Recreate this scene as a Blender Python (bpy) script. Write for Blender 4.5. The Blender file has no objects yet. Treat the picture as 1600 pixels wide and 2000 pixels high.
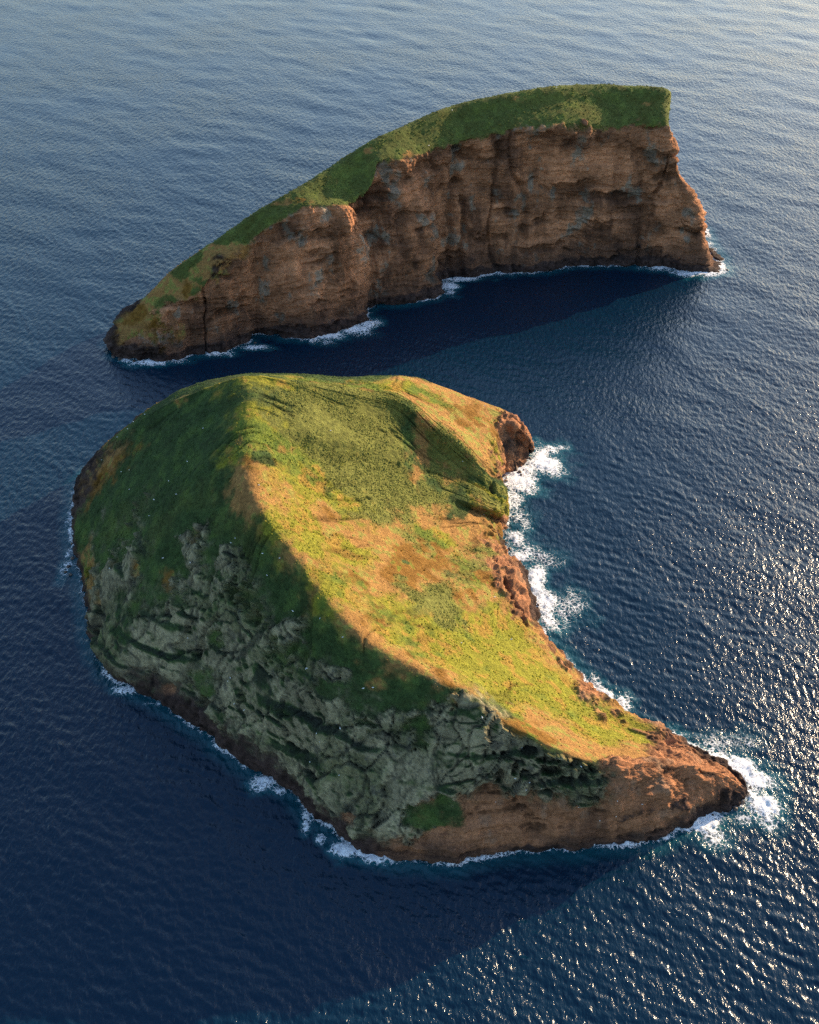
import bpy, math, random
import numpy as np
from mathutils import Vector
R = math.radians
scene = bpy.context.scene
# ------------------------------------------------------------------ camera
cam_d = bpy.data.cameras.new('camera'); cam = bpy.data.objects.new('camera', cam_d)
scene.collection.objects.link(cam); scene.camera = cam
cam.location = (0, 0, 500); cam.rotation_euler = (R(90 - 38), 0, 0)
cam_d.sensor_fit = 'VERTICAL'; cam_d.sensor_height = 24; cam_d.lens = 12 / math.tan(R(24))
cam_d.clip_start = 1; cam_d.clip_end = 120000
# ------------------------------------------------------------------ light
SUN_AZ, SUN_EL = 51.0, 18.0          # azimuth clockwise from +Y, elevation
world = bpy.data.worlds.new('World'); scene.world = world; world.use_nodes = True
wn, wl = world.node_tree.nodes, world.node_tree.links
bg = wn['Background']; sky = wn.new('ShaderNodeTexSky'); sky.sky_type = 'NISHITA'
sky.sun_disc = False; sky.sun_elevation = R(SUN_EL); sky.sun_rotation = R(SUN_AZ)
sky.altitude = 0; sky.air_density = 1.0; sky.dust_density = 1.1; sky.ozone_density = 1.8
wl.new(sky.outputs[0], bg.inputs[0]); bg.inputs[1].default_value = 0.15
sun_d = bpy.data.lights.new('sun', 'SUN'); sun = bpy.data.objects.new('sun', sun_d)
scene.collection.objects.link(sun)
sun_d.energy = 4.6; sun_d.angle = R(0.55); sun_d.color = (1.0, 0.75, 0.48)
sdir = Vector((math.sin(R(SUN_AZ)) * math.cos(R(SUN_EL)), math.cos(R(SUN_AZ)) * math.cos(R(SUN_EL)), math.sin(R(SUN_EL))))
sun.rotation_euler = (-sdir).to_track_quat('-Z', 'Y').to_euler()
scene.view_settings.view_transform = 'Standard'; scene.view_settings.look = 'None'
scene.view_settings.exposure = 1.2; scene.view_settings.gamma = 1.0
scene.view_settings.use_curve_mapping = False
scene.cycles.use_denoising = False
# ------------------------------------------------------------------ noise
def ss(a, b, x):
    t = np.clip((x - a) / (b - a), 0, 1); return t * t * (3 - 2 * t)
def hsh(ix, iy, iz, seed):
    h = (ix.astype(np.int64) * 73856093) ^ (iy.astype(np.int64) * 19349663) ^ (iz.astype(np.int64) * 83492791) ^ (seed * 2654435761)
    h = (h ^ (h >> 13)) * 1274126177 & 0x7fffffff
    h = (h ^ (h >> 15)) * 668265263 & 0x7fffffff
    return ((h ^ (h >> 12)) & 0xfffff).astype(np.float32) / 1048575.0
def vnoise(x, y, z, seed=0):
    xi, yi, zi = np.floor(x), np.floor(y), np.floor(z)
    fx, fy, fz = x - xi, y - yi, z - zi
    fx = fx * fx * fx * (fx * (fx * 6 - 15) + 10); fy = fy * fy * fy * (fy * (fy * 6 - 15) + 10); fz = fz * fz * fz * (fz * (fz * 6 - 15) + 10)
    o = 0
    for a in (0, 1):
        for b in (0, 1):
            for c in (0, 1):
                o = o + hsh(xi + a, yi + b, zi + c, seed) * (fx if a else 1 - fx) * (fy if b else 1 - fy) * (fz if c else 1 - fz)
    return o * 2 - 1
def fbm(p, lam, octs=4, seed=0, gain=.5, ridged=False):
    """p (...,3) or tuple of arrays; lam = wavelength or 3 wavelengths"""
    lam = np.broadcast_to(np.array(lam, float), (3,))
    x, y, z = (p[..., i] / lam[i] for i in range(3))
    o = 0; a = 1.; t = 0
    for k in range(octs):
        n = vnoise(x, y, z, seed + k * 17)
        if ridged: n = 1 - 2 * np.abs(n)
        o = o + a * n; t += a; a *= gain
        x, y, z = x * 2.03 + 11.3, y * 2.03 + 5.1, z * 2.03 + 7.7
    return o / t
def cells(p, lam, seed=0):
    """3-D Voronoi: returns F1, F2, random id value"""
    lam = np.broadcast_to(np.array(lam, float), (3,))
    q = p / lam; b = np.floor(q); f = q - b
    sh = p.shape[:-1]
    f1 = np.full(sh, 9., np.float32); f2 = np.full(sh, 9., np.float32); idv = np.zeros(sh, np.float32); ox = np.zeros(sh, np.float32); oy = np.zeros(sh, np.float32)
    for dx in (-1, 0, 1):
        for dy in (-1, 0, 1):
            for dz in (-1, 0, 1):
                cx, cy, cz = b[..., 0] + dx, b[..., 1] + dy, b[..., 2] + dz
                jx, jy, jz = hsh(cx, cy, cz, seed), hsh(cx, cy, cz, seed + 1), hsh(cx, cy, cz, seed + 2)
                d = np.sqrt((dx + jx - f[..., 0]) ** 2 + (dy + jy - f[..., 1]) ** 2 + (dz + jz - f[..., 2]) ** 2)
                n1 = d < f1
                f2 = np.where(n1, f1, np.minimum(f2, d)); idv = np.where(n1, jx * .6 + jz * .4, idv); ox = np.where(n1, f[..., 0] - dx - jx, ox); oy = np.where(n1, f[..., 1] - dy - jy, oy); f1 = np.where(n1, d, f1)
    return f1, f2, idv, ox, oy
# ------------------------------------------------------------------ surfaces lofted through surveyed control points
def herm(P, t, ts, ten):
    """non-uniform Hermite along axis 0. P (K,...), t (K,), ts (n,)"""
    K = len(t); m = np.zeros_like(P)
    for i in range(K):
        a, b = max(i - 1, 0), min(i + 1, K - 1)
        m[i] = (P[b] - P[a]) / (t[b] - t[a]) * ten
    i = np.clip(np.searchsorted(t, ts, side='right') - 1, 0, K - 2)
    h = t[i + 1] - t[i]; s = (ts - t[i]) / h
    sh = (-1,) + (1,) * (P.ndim - 1)
    h, s = h.reshape(sh), s.reshape(sh)
    return (2 * s**3 - 3 * s**2 + 1) * P[i] + (s**3 - 2 * s**2 + s) * h * m[i] + (-2 * s**3 + 3 * s**2) * P[i + 1] + (s**3 - s**2) * h * m[i + 1]
def loft(C, nu, nv, du, dv, tu=.95, tv=.75):
    C = np.array(C, float)
    lu = np.linalg.norm(np.diff(C, axis=0), axis=2); lu = (lu.mean(1) * .5 + lu.max(1) * .5) + 2
    lv = np.linalg.norm(np.diff(C, axis=1), axis=2); lv = (lv.mean(0) * .5 + lv.max(0) * .5) * np.array(dv) + .5
    t_u = np.concatenate([[0], np.cumsum(lu ** .8)]); t_v = np.concatenate([[0], np.cumsum(lv)])
    us = np.linspace(0, t_u[-1], nu); vs = np.linspace(0, t_v[-1], nv)
    A = herm(C, t_u, us, tu)
    A = np.swapaxes(herm(np.swapaxes(A, 0, 1).copy(), t_v, vs, tv), 0, 1)
    ku = np.interp(us, t_u, np.arange(len(t_u))); kv = np.interp(vs, t_v, np.arange(len(t_v)))
    return A, ku, kv
def grid_normals(P):
    du = np.gradient(P, axis=0); dv = np.gradient(P, axis=1)
    n = np.cross(du, dv); n /= np.linalg.norm(n, axis=2, keepdims=True) + 1e-9
    return n
def smooth_grid(n, k):
    for _ in range(k):
        n = n.copy()
        n[1:-1] = n[1:-1] * .5 + (n[:-2] + n[2:]) * .25
        n[:, 1:-1] = n[:, 1:-1] * .5 + (n[:, :-2] + n[:, 2:]) * .25
    return n
def net(codes, letters, ku, kv, p, amp=.45, lam=14, seed=5, off=0):
    """material weights: a letter per control point, interpolated over the surface with a wandering border"""
    K = len(codes); M = len(codes[0])
    W = []
    wu = fbm(p, lam, 4, seed) * amp; wv = fbm(p, lam, 4, seed + 50) * amp
    U = np.clip(ku[:, None] + wu, 0, K - 1.001); V = np.clip(kv[None, :] + wv - off, 0, M - 1.001)
    i, j = U.astype(int), V.astype(int); a, b = U - i, V - j
    a, b = ss(0, 1, a), ss(0, 1, b)
    for k_ in range(len(letters)):
        T = (np.array(codes) == k_).astype(float)
        W.append(T[i, j] * (1 - a) * (1 - b) + T[i + 1, j] * a * (1 - b) + T[i, j + 1] * (1 - a) * b + T[i + 1, j + 1] * a * b)
    return np.stack(W, -1)
def sharpen(W, p, k=7., lam=5, seed=90, amt=.35):
    N = np.stack([fbm(p, lam, 4, seed + 31 * c, .65) for c in range(W.shape[-1])], -1)
    E = np.exp(k * (W + N * amt * (W > .02))) * (W > .02)
    return E / E.sum(-1, keepdims=True)
def mesh_from_grid(name, P, wrap=False):
    nu, nv = P.shape[:2]
    me = bpy.data.meshes.new(name)
    idx = np.arange(nu * nv).reshape(nu, nv)
    q = np.stack([idx[:-1, :-1], idx[1:, :-1], idx[1:, 1:], idx[:-1, 1:]], -1).reshape(-1, 4)
    if wrap:
        q = np.concatenate([q, np.stack([idx[:-1, -1], idx[1:, -1], idx[1:, 0], idx[:-1, 0]], -1)])
    fill(me, P.reshape(-1, 3), q)
    return me
def fill(me, co, q):
    k = q.shape[1]
    me.vertices.add(len(co)); me.vertices.foreach_set('co', co.astype(np.float32).ravel())
    me.loops.add(q.size); me.loops.foreach_set('vertex_index', q.astype(np.int32).ravel())
    me.polygons.add(len(q)); me.polygons.foreach_set('loop_start', np.arange(0, q.size, k, dtype=np.int32))
    me.polygons.foreach_set('loop_total', np.full(len(q), k, np.int32))
    me.polygons.foreach_set('use_smooth', np.ones(len(q), bool))
    me.update(calc_edges=True)
def fattr(me, name, v):
    a = me.attributes.new(name, 'FLOAT', 'POINT'); a.data.foreach_set('value', np.ascontiguousarray(v, np.float32).ravel())
def cattr(me, name, v):
    v = np.concatenate([v.reshape(-1, 3), np.ones((v.size // 3, 1))], 1)
    a = me.attributes.new(name, 'FLOAT_COLOR', 'POINT'); a.data.foreach_set('color', v.astype(np.float32).ravel())
def link(name, me, mat, parent=None, **props):
    o = bpy.data.objects.new(name, me); scene.collection.objects.link(o)
    if mat: me.materials.clear(); me.materials.append(mat)
    if parent: o.parent = parent
    for k, v in props.items(): o[k] = v
    return o
# ------------------------------------------------------------------ materials
def new_mat(name):
    m = bpy.data.materials.new(name); m.use_nodes = True
    return m, m.node_tree.nodes, m.node_tree.links, m.node_tree.nodes['Principled BSDF']
def ramp(n, stops):
    r = n.new('ShaderNodeValToRGB'); e = r.color_ramp.elements
    while len(e) < len(stops): e.new(.5)
    for x, (p, c) in zip(e, stops): x.position = p; x.color = (*c, 1) if len(c) == 3 else c
    return r
def terrain_mat(name):
    m, n, l, b = new_mat(name)
    at = n.new('ShaderNodeAttribute'); at.attribute_name = 'albedo'
    rk = n.new('ShaderNodeAttribute'); rk.attribute_name = 'rocky'
    geo = n.new('ShaderNodeNewGeometry')
    n1 = n.new('ShaderNodeTexNoise'); n1.inputs['Scale'].default_value = .55; n1.inputs['Detail'].default_value = 5; n1.inputs['Roughness'].default_value = .65
    l.new(geo.outputs['Position'], n1.inputs['Vector'])
    r1 = ramp(n, [(.3, (.66, .66, .66)), (.7, (1.32, 1.32, 1.32))]); l.new(n1.outputs[0], r1.inputs[0])
    mx = n.new('ShaderNodeMixRGB'); mx.blend_type = 'MULTIPLY'; mx.inputs[0].default_value = 1
    l.new(at.outputs['Color'], mx.inputs[1]); l.new(r1.outputs[0], mx.inputs[2])
    # pale lichen and guano flecks on bare rock
    n2 = n.new('ShaderNodeTexNoise'); n2.inputs['Scale'].default_value = 1.1; n2.inputs['Detail'].default_value = 3
    l.new(geo.outputs['Position'], n2.inputs['Vector'])
    r2 = ramp(n, [(.66, (0, 0, 0)), (.74, (1, 1, 1))]); l.new(n2.outputs[0], r2.inputs[0])
    mu = n.new('ShaderNodeMath'); mu.operation = 'MULTIPLY'; l.new(r2.outputs[0], mu.inputs[0]); l.new(rk.outputs['Fac'], mu.inputs[1])
    mu2 = n.new('ShaderNodeMath'); mu2.operation = 'MULTIPLY'; l.new(mu.outputs[0], mu2.inputs[0]); mu2.inputs[1].default_value = .35
    m3 = n.new('ShaderNodeMixRGB'); l.new(mu2.outputs[0], m3.inputs[0]); l.new(mx.outputs[0], m3.inputs[1]); m3.inputs[2].default_value = (.3, .31, .27, 1)
    l.new(m3.outputs[0], b.inputs['Base Color'])
    b.inputs['Roughness'].default_value = .95; b.inputs['Specular IOR Level'].default_value = .15
    n3 = n.new('ShaderNodeTexNoise'); n3.inputs['Scale'].default_value = .8; n3.inputs['Detail'].default_value = 5; n3.inputs['Roughness'].default_value = .7
    l.new(geo.outputs['Position'], n3.inputs['Vector'])
    bp = n.new('ShaderNodeBump'); bp.inputs['Strength'].default_value = 1; bp.inputs['Distance'].default_value = 1.4
    l.new(n3.outputs[0], bp.inputs['Height']); l.new(bp.outputs[0], b.inputs['Normal'])
    return m
M_LAND = terrain_mat('grass_and_rock')
# soil, turf and rock patches, some painting shade on the spur and shore cliffs: x, y, z, width, length, material, weight
PATCH_NEAR = [(-30.7, 523.1, 70.9, 27.1, 12.5, 's', 0.9), (-9.2, 497.6, 63.2, 23.5, 16.9, 's', 0.9), (-49.5, 535.9, 80.7, 12.1, 9.1, 's', 0.8), (-78.5, 531.5, 100.9, 6.5, 13.6, 's', 0.8), (30.9, 499.5, 41.9, 18.0, 8.6, 's', 0.7), (53.1, 524.7, 28.9, 15.7, 18.0, 's', 0.8), (47.7, 603.7, 22.5, 13.7, 15.8, 's', 0.6), (18.1, 655.5, 66.4, 24.4, 14.0, 's', 0.6), (22.9, 645.0, 61.8, 17.3, 12.0, 'o', 0.5), (84.1, 493.3, 11.0, 3.7, 7.8, 'b', 0.85), (91.0, 476.6, 12.0, 4.2, 8.3, 'b', 0.8), (101.9, 461.3, 11.3, 4.7, 7.5, 'b', 0.85), (115.2, 436.5, 15.5, 6.9, 5.9, 'b', 0.8), (126.1, 424.6, 15.7, 7.3, 4.5, 'b', 0.8), (88.9, 483.8, 10.9, 2.4, 4.9, 'd', 0.6), (100.0, 462.4, 11.8, 2.4, 4.8, 'd', 0.6), (118.1, 432.2, 15.9, 4.0, 2.6, 'd', 0.6), (45.2, 660.6, 46.1, 21.4, 20.5, 's', 0.9), (6.3, 630.3, 54.2, 7.6, 17.8, 's', 0.8), (26.6, 626.0, 40.5, 10.4, 15.9, 's', 0.5), (-95.4, 520.9, 101.7, 10.2, 6.0, 's', 0.9), (-215.1, 667.5, 37.1, 12.3, 9.1, 's', 0.6), (-149.9, 638.9, 92.8, 13.4, 4.6, 's', 0.6), (-164.2, 524.7, 45.9, 3.7, 5.0, 's', 0.8), (-141.7, 506.6, 54.9, 6.6, 6.9, 's', 0.5), (-191.2, 529.1, 17.4, 5.1, 10.2, 's', 0.8), (-179.7, 540.9, 36.9, 3.8, 4.4, 's', 0.5), (-15.6, 409.9, 67.4, 6.8, 3.0, 's', 0.5), (-124.6, 518.4, 75.8, 4.2, 6.9, 's', 0.5), (-58.4, 500.1, 92.3, 6.9, 19.8, 'y', 0.8), (-40.5, 466.7, 87.1, 10.0, 11.5, 'y', 0.85), (-11.3, 439.4, 75.1, 18.9, 8.1, 'y', 0.8), (27.2, 439.7, 55.3, 33.1, 11.4, 'y', 0.85), (71.4, 424.1, 38.2, 24.8, 9.5, 'y', 0.85), (94.5, 405.8, 34.3, 13.5, 5.6, 'y', 0.9), (18.5, 562.0, 37.6, 19.4, 8.9, 'y', 0.8), (33.4, 611.4, 34.1, 8.9, 11.8, 'y', 0.6), (-11.3, 675.4, 80.3, 10.6, 2.4, 'y', 0.9), (-78.4, 544.6, 100.3, 6.0, 17.3, 'y', 0.5), (31.1, 549.3, 33.3, 7.1, 11.1, 'y', 0.6), (-52.3, 600.0, 92.2, 35.5, 29.6, 'o', 0.9), (-32.6, 585.8, 69.5, 29.1, 14.9, 'o', 0.8), (6.1, 548.5, 46.1, 19.0, 9.5, 'o', 0.5), (8.0, 486.8, 55.8, 23.4, 12.1, 'o', 0.8), (19.7, 475.8, 50.2, 23.2, 10.0, 'o', 0.8), (-13.9, 570.6, 57.4, 25.7, 7.4, 'o', 0.6), (-0.7, 633.1, 60.5, 4.8, 15.8, 'g', 0.6), (-85.9, 558.8, 105.2, 7.3, 8.4, 'g', 0.8), (-32.9, 505.4, 75.1, 5.9, 4.1, 'g', 0.7), (-3.7, 523.3, 55.4, 9.2, 3.5, 'g', 0.7), (31.5, 607.4, 30.9, 11.6, 15.7, 'g', 0.85), (15.9, 612.7, 42.1, 7.5, 13.3, 'g', 0.8), (-0.9, 647.6, 67.5, 6.2, 19.9, 'g', 0.7), (24.1, 524.6, 42.2, 6.2, 7.8, 'g', 0.5), (-25.5, 420.0, 74.1, 23.8, 6.7, 'g', 0.8), (7.6, 403.3, 68.3, 20.8, 6.6, 'g', 0.9), (-65.7, 464.8, 85.2, 11.1, 15.9, 'g', 0.8), (-84.7, 489.6, 88.6, 14.2, 8.5, 'g', 0.7), (10.6, 365.5, 21.2, 15.6, 8.4, 'g', 0.85), (-68.4, 439.1, 55.8, 13.8, 8.2, 'g', 0.6), (-42.0, 415.4, 57.7, 16.0, 5.5, 'g', 0.7), (-108.6, 466.6, 44.1, 8.7, 5.3, 'g', 0.6), (-20.9, 395.6, 50.5, 18.3, 4.2, 'g', 0.7), (-92.9, 437.1, 26.6, 8.5, 7.8, 'g', 0.5), (-186.7, 580.0, 42.5, 18.1, 34.0, 'g', 0.95), (-162.3, 596.9, 70.9, 29.4, 22.6, 'g', 0.95), (-136.3, 539.9, 78.7, 15.2, 14.0, 'g', 0.7), (-163.6, 503.3, 33.8, 9.1, 9.1, 'g', 0.6), (-114.8, 454.2, 23.7, 11.6, 8.0, 'g', 0.5), (71.5, 536.4, 11.4, 5.2, 18.5, 'd', 0.65), (79.2, 701.9, 14.3, 10.6, 14.0, 'd', 0.6), (110.9, 452.6, 11.2, 3.5, 8.1, 'd', 0.6), (95.3, 481.2, 6.8, 3.6, 10.5, 'd', 0.6), (59.6, 651.1, 26.9, 3.6, 12.4, 'd', 0.6), (61.5, 608.2, 6.6, 2.8, 12.0, 'd', 0.6), (131.0, 418.8, 15.5, 5.6, 4.5, 'd', 0.5), (-123.5, 507.1, 69.1, 13.3, 17.0, 'r', 0.9), (-100.1, 493.3, 77.5, 11.6, 13.3, 'r', 0.9), (-25.5, 418.2, 72.0, 0.3, 0.3, 'g', 0), (-65.6, 447.5, 67.7, 13.8, 9.5, 'r', 0.8), (-39.6, 420.6, 65.4, 16.0, 4.3, 'r', 0.9), (-5.3, 396.6, 57.1, 18.2, 6.0, 'r', 0.8), (-26.1, 385.7, 36.1, 21.0, 18.1, 'r', 0.8), (-138.7, 461.5, 8.3, 14.8, 3.4, 'b', 0.5), (-31.1, 369.5, 11.6, 15.8, 3.0, 'b', 0.55), (28.9, 357.8, 10.3, 20.8, 4.8, 'b', 0.9), (54.8, 364.3, 18.4, 18.2, 3.6, 'b', 0.9), (83.0, 363.7, 19.4, 20.7, 7.2, 'b', 0.9), (110.9, 369.0, 29.3, 12.9, 11.9, 'b', 0.9), (116.6, 367.3, 17.0, 18.3, 6.0, 'd', 0.75), (141.2, 376.7, 13.4, 13.3, 5.5, 'd', 0.7), (55.1, 361.2, 6.1, 15.7, 2.4, 'd', 0.5), (92.6, 367.0, 31.7, 5.1, 4.1, 'r', 0.4), (74.1, 699.6, 20.6, 15.1, 17.3, 'b', 0.95), (62.6, 664.5, 19.5, 8.0, 16.8, 'b', 0.8), (76.1, 696.0, 11.9, 11.3, 11.3, 'd', 0.5), (62.4, 531.4, 24.2, 9.5, 21.9, 'b', 0.7), (102.2, 457.9, 12.4, 6.5, 13.5, 'b', 0.6), (135.3, 400.6, 22.1, 10.9, 5.0, 'b', 0.7), (107.5, 432.4, 18.7, 5.7, 9.8, 'b', 0.5), (68.9, 527.4, 15.2, 5.7, 14.6, 'b', 0.8), (53.4, 586.3, 15.1, 10.2, 7.8, 'b', 0.7)]
PATCH_FAR = [(-204.6, 865.6, 41.2, 25.8, 11.9, 'b', 0.7), (-193.0, 876.7, 53.2, 25.8, 12.9, 's', 0.8), (-149.9, 892.3, 80.7, 30.0, 6.9, 's', 0.7), (-170.1, 882.0, 67.7, 21.4, 9.8, 's', 0.6), (-103.8, 926.2, 108.0, 21.6, 4.0, 's', 0.5), (-67.5, 958.6, 114.5, 8.8, 5.1, 's', 0.4), (-1.6, 988.2, 126.0, 9.0, 7.2, 's', 0.6), (-34.9, 987.6, 130.5, 7.2, 5.1, 's', 0.6), (-216.5, 859.3, 27.4, 25.9, 14.9, 's', 0.6), (218.4, 1072.4, 141.9, 6.6, 4.4, 's', 0.5), (97.7, 1060.1, 150.8, 9.4, 3.2, 's', 0.4), (-161.7, 887.1, 76.4, 12.8, 5.9, 's', 0.5), (157.5, 1043.6, 135.2, 2.8, 3.2, 'b', 0.8), (-159.1, 879.6, 64.5, 8.6, 17.7, 'd', 0.35), (-146.8, 877.8, 16.6, 13.2, 7.1, 'd', 0.5), (-81.8, 896.9, 5.8, 36.0, 7.2, 'd', 0.5), (47.0, 1007.9, 10.5, 29.3, 11.2, 'd', 0.4), (234.6, 1036.3, 8.5, 29.9, 13.8, 'd', 0.4)]
HOLLOWS = [(60.2, 378.4, 52.7, 5.1, 2.6, 5), (69.6, 375.2, 50.3, 7.6, 1.8, 4), (82.3, 373.9, 49.4, 3.8, 2.6, 5), (52.2, 374.3, 45.8, 2.3, 2.9, 5), (44.7, 371.7, 42.7, 2.8, 4.7, 5), (70.6, 372.2, 45.1, 6.6, 3.2, 6), (79.0, 369.7, 41.0, 4.6, 2.6, 6), (86.7, 370.4, 42.1, 3.1, 2.4, 4), (96.6, 371.3, 42.1, 1.3, 1.8, 3), (57.5, 372.9, 43.2, 2.3, 1.8, 4), (65.2, 367.8, 31.8, 14.2, 7.1, 2.5), (57.3, 365.7, 23.3, 3.1, 1.8, 4), (46.8, 377.9, 51.8, 1.5, 1.5, 3), (41.9, 378.0, 52.3, 1.3, 1.2, 3), (-83.6, 462.3, 64.5, 2.8, 5.2, 3), (-115.3, 446.5, 13.9, 6.4, 4.7, 4), (59.7, 537.9, 25.7, 2.5, 3.3, 7), (60.1, 533.7, 25.9, 2.5, 3.3, 7), (61.4, 530.3, 25.0, 2.5, 3.3, 7), (62.8, 527.0, 23.5, 2.5, 3.3, 7), (63.4, 524.5, 22.7, 2.5, 3.3, 7), (65.0, 521.7, 20.4, 2.5, 3.3, 7), (65.7, 519.5, 19.5, 2.5, 3.2, 7), (66.9, 515.7, 18.3, 2.5, 3.2, 7), (68.2, 511.5, 17.8, 2.5, 3.2, 7), (69.7, 507.3, 17.3, 2.5, 3.2, 7), (70.1, 681.2, -1.5, 4.5, 6.9, 5), (56.9, 627.7, 30.2, 2.8, 5.6, 4), (-207.8, 562.3, 11.0, 3.3, 5.3, 9), (-215.0, 635.7, 30.4, 4.2, 4.9, 6), (20.7, 426.0, 64.2, 0.3, 0.3, 0), (-32.2, 563.6, 68.7, 8.8, 1.8, 1.5), (-7.2, 613.8, 59.7, 1.7, 3.1, 1.5), (-26.2, 570.7, 64.9, 6.4, 1.5, 1.5)]
def apply_patches(W, P, L, patches, seed=700):
    wob = fbm(P, 24, 6, seed, .68) * 1.5
    for x, y, z, rx, ry, c, st in patches:
        e = np.sqrt(((P[..., 0] - x) / rx) ** 2 + ((P[..., 1] - y) ** 2 + (P[..., 2] - z) ** 2) / ry ** 2) + wob
        m = (st * (1 - ss(.55, 1.25, e)))[..., None]
        t = np.zeros(len(L)); t[L.index(c)] = 1
        W = W * (1 - m) + t * m
    return W
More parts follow.
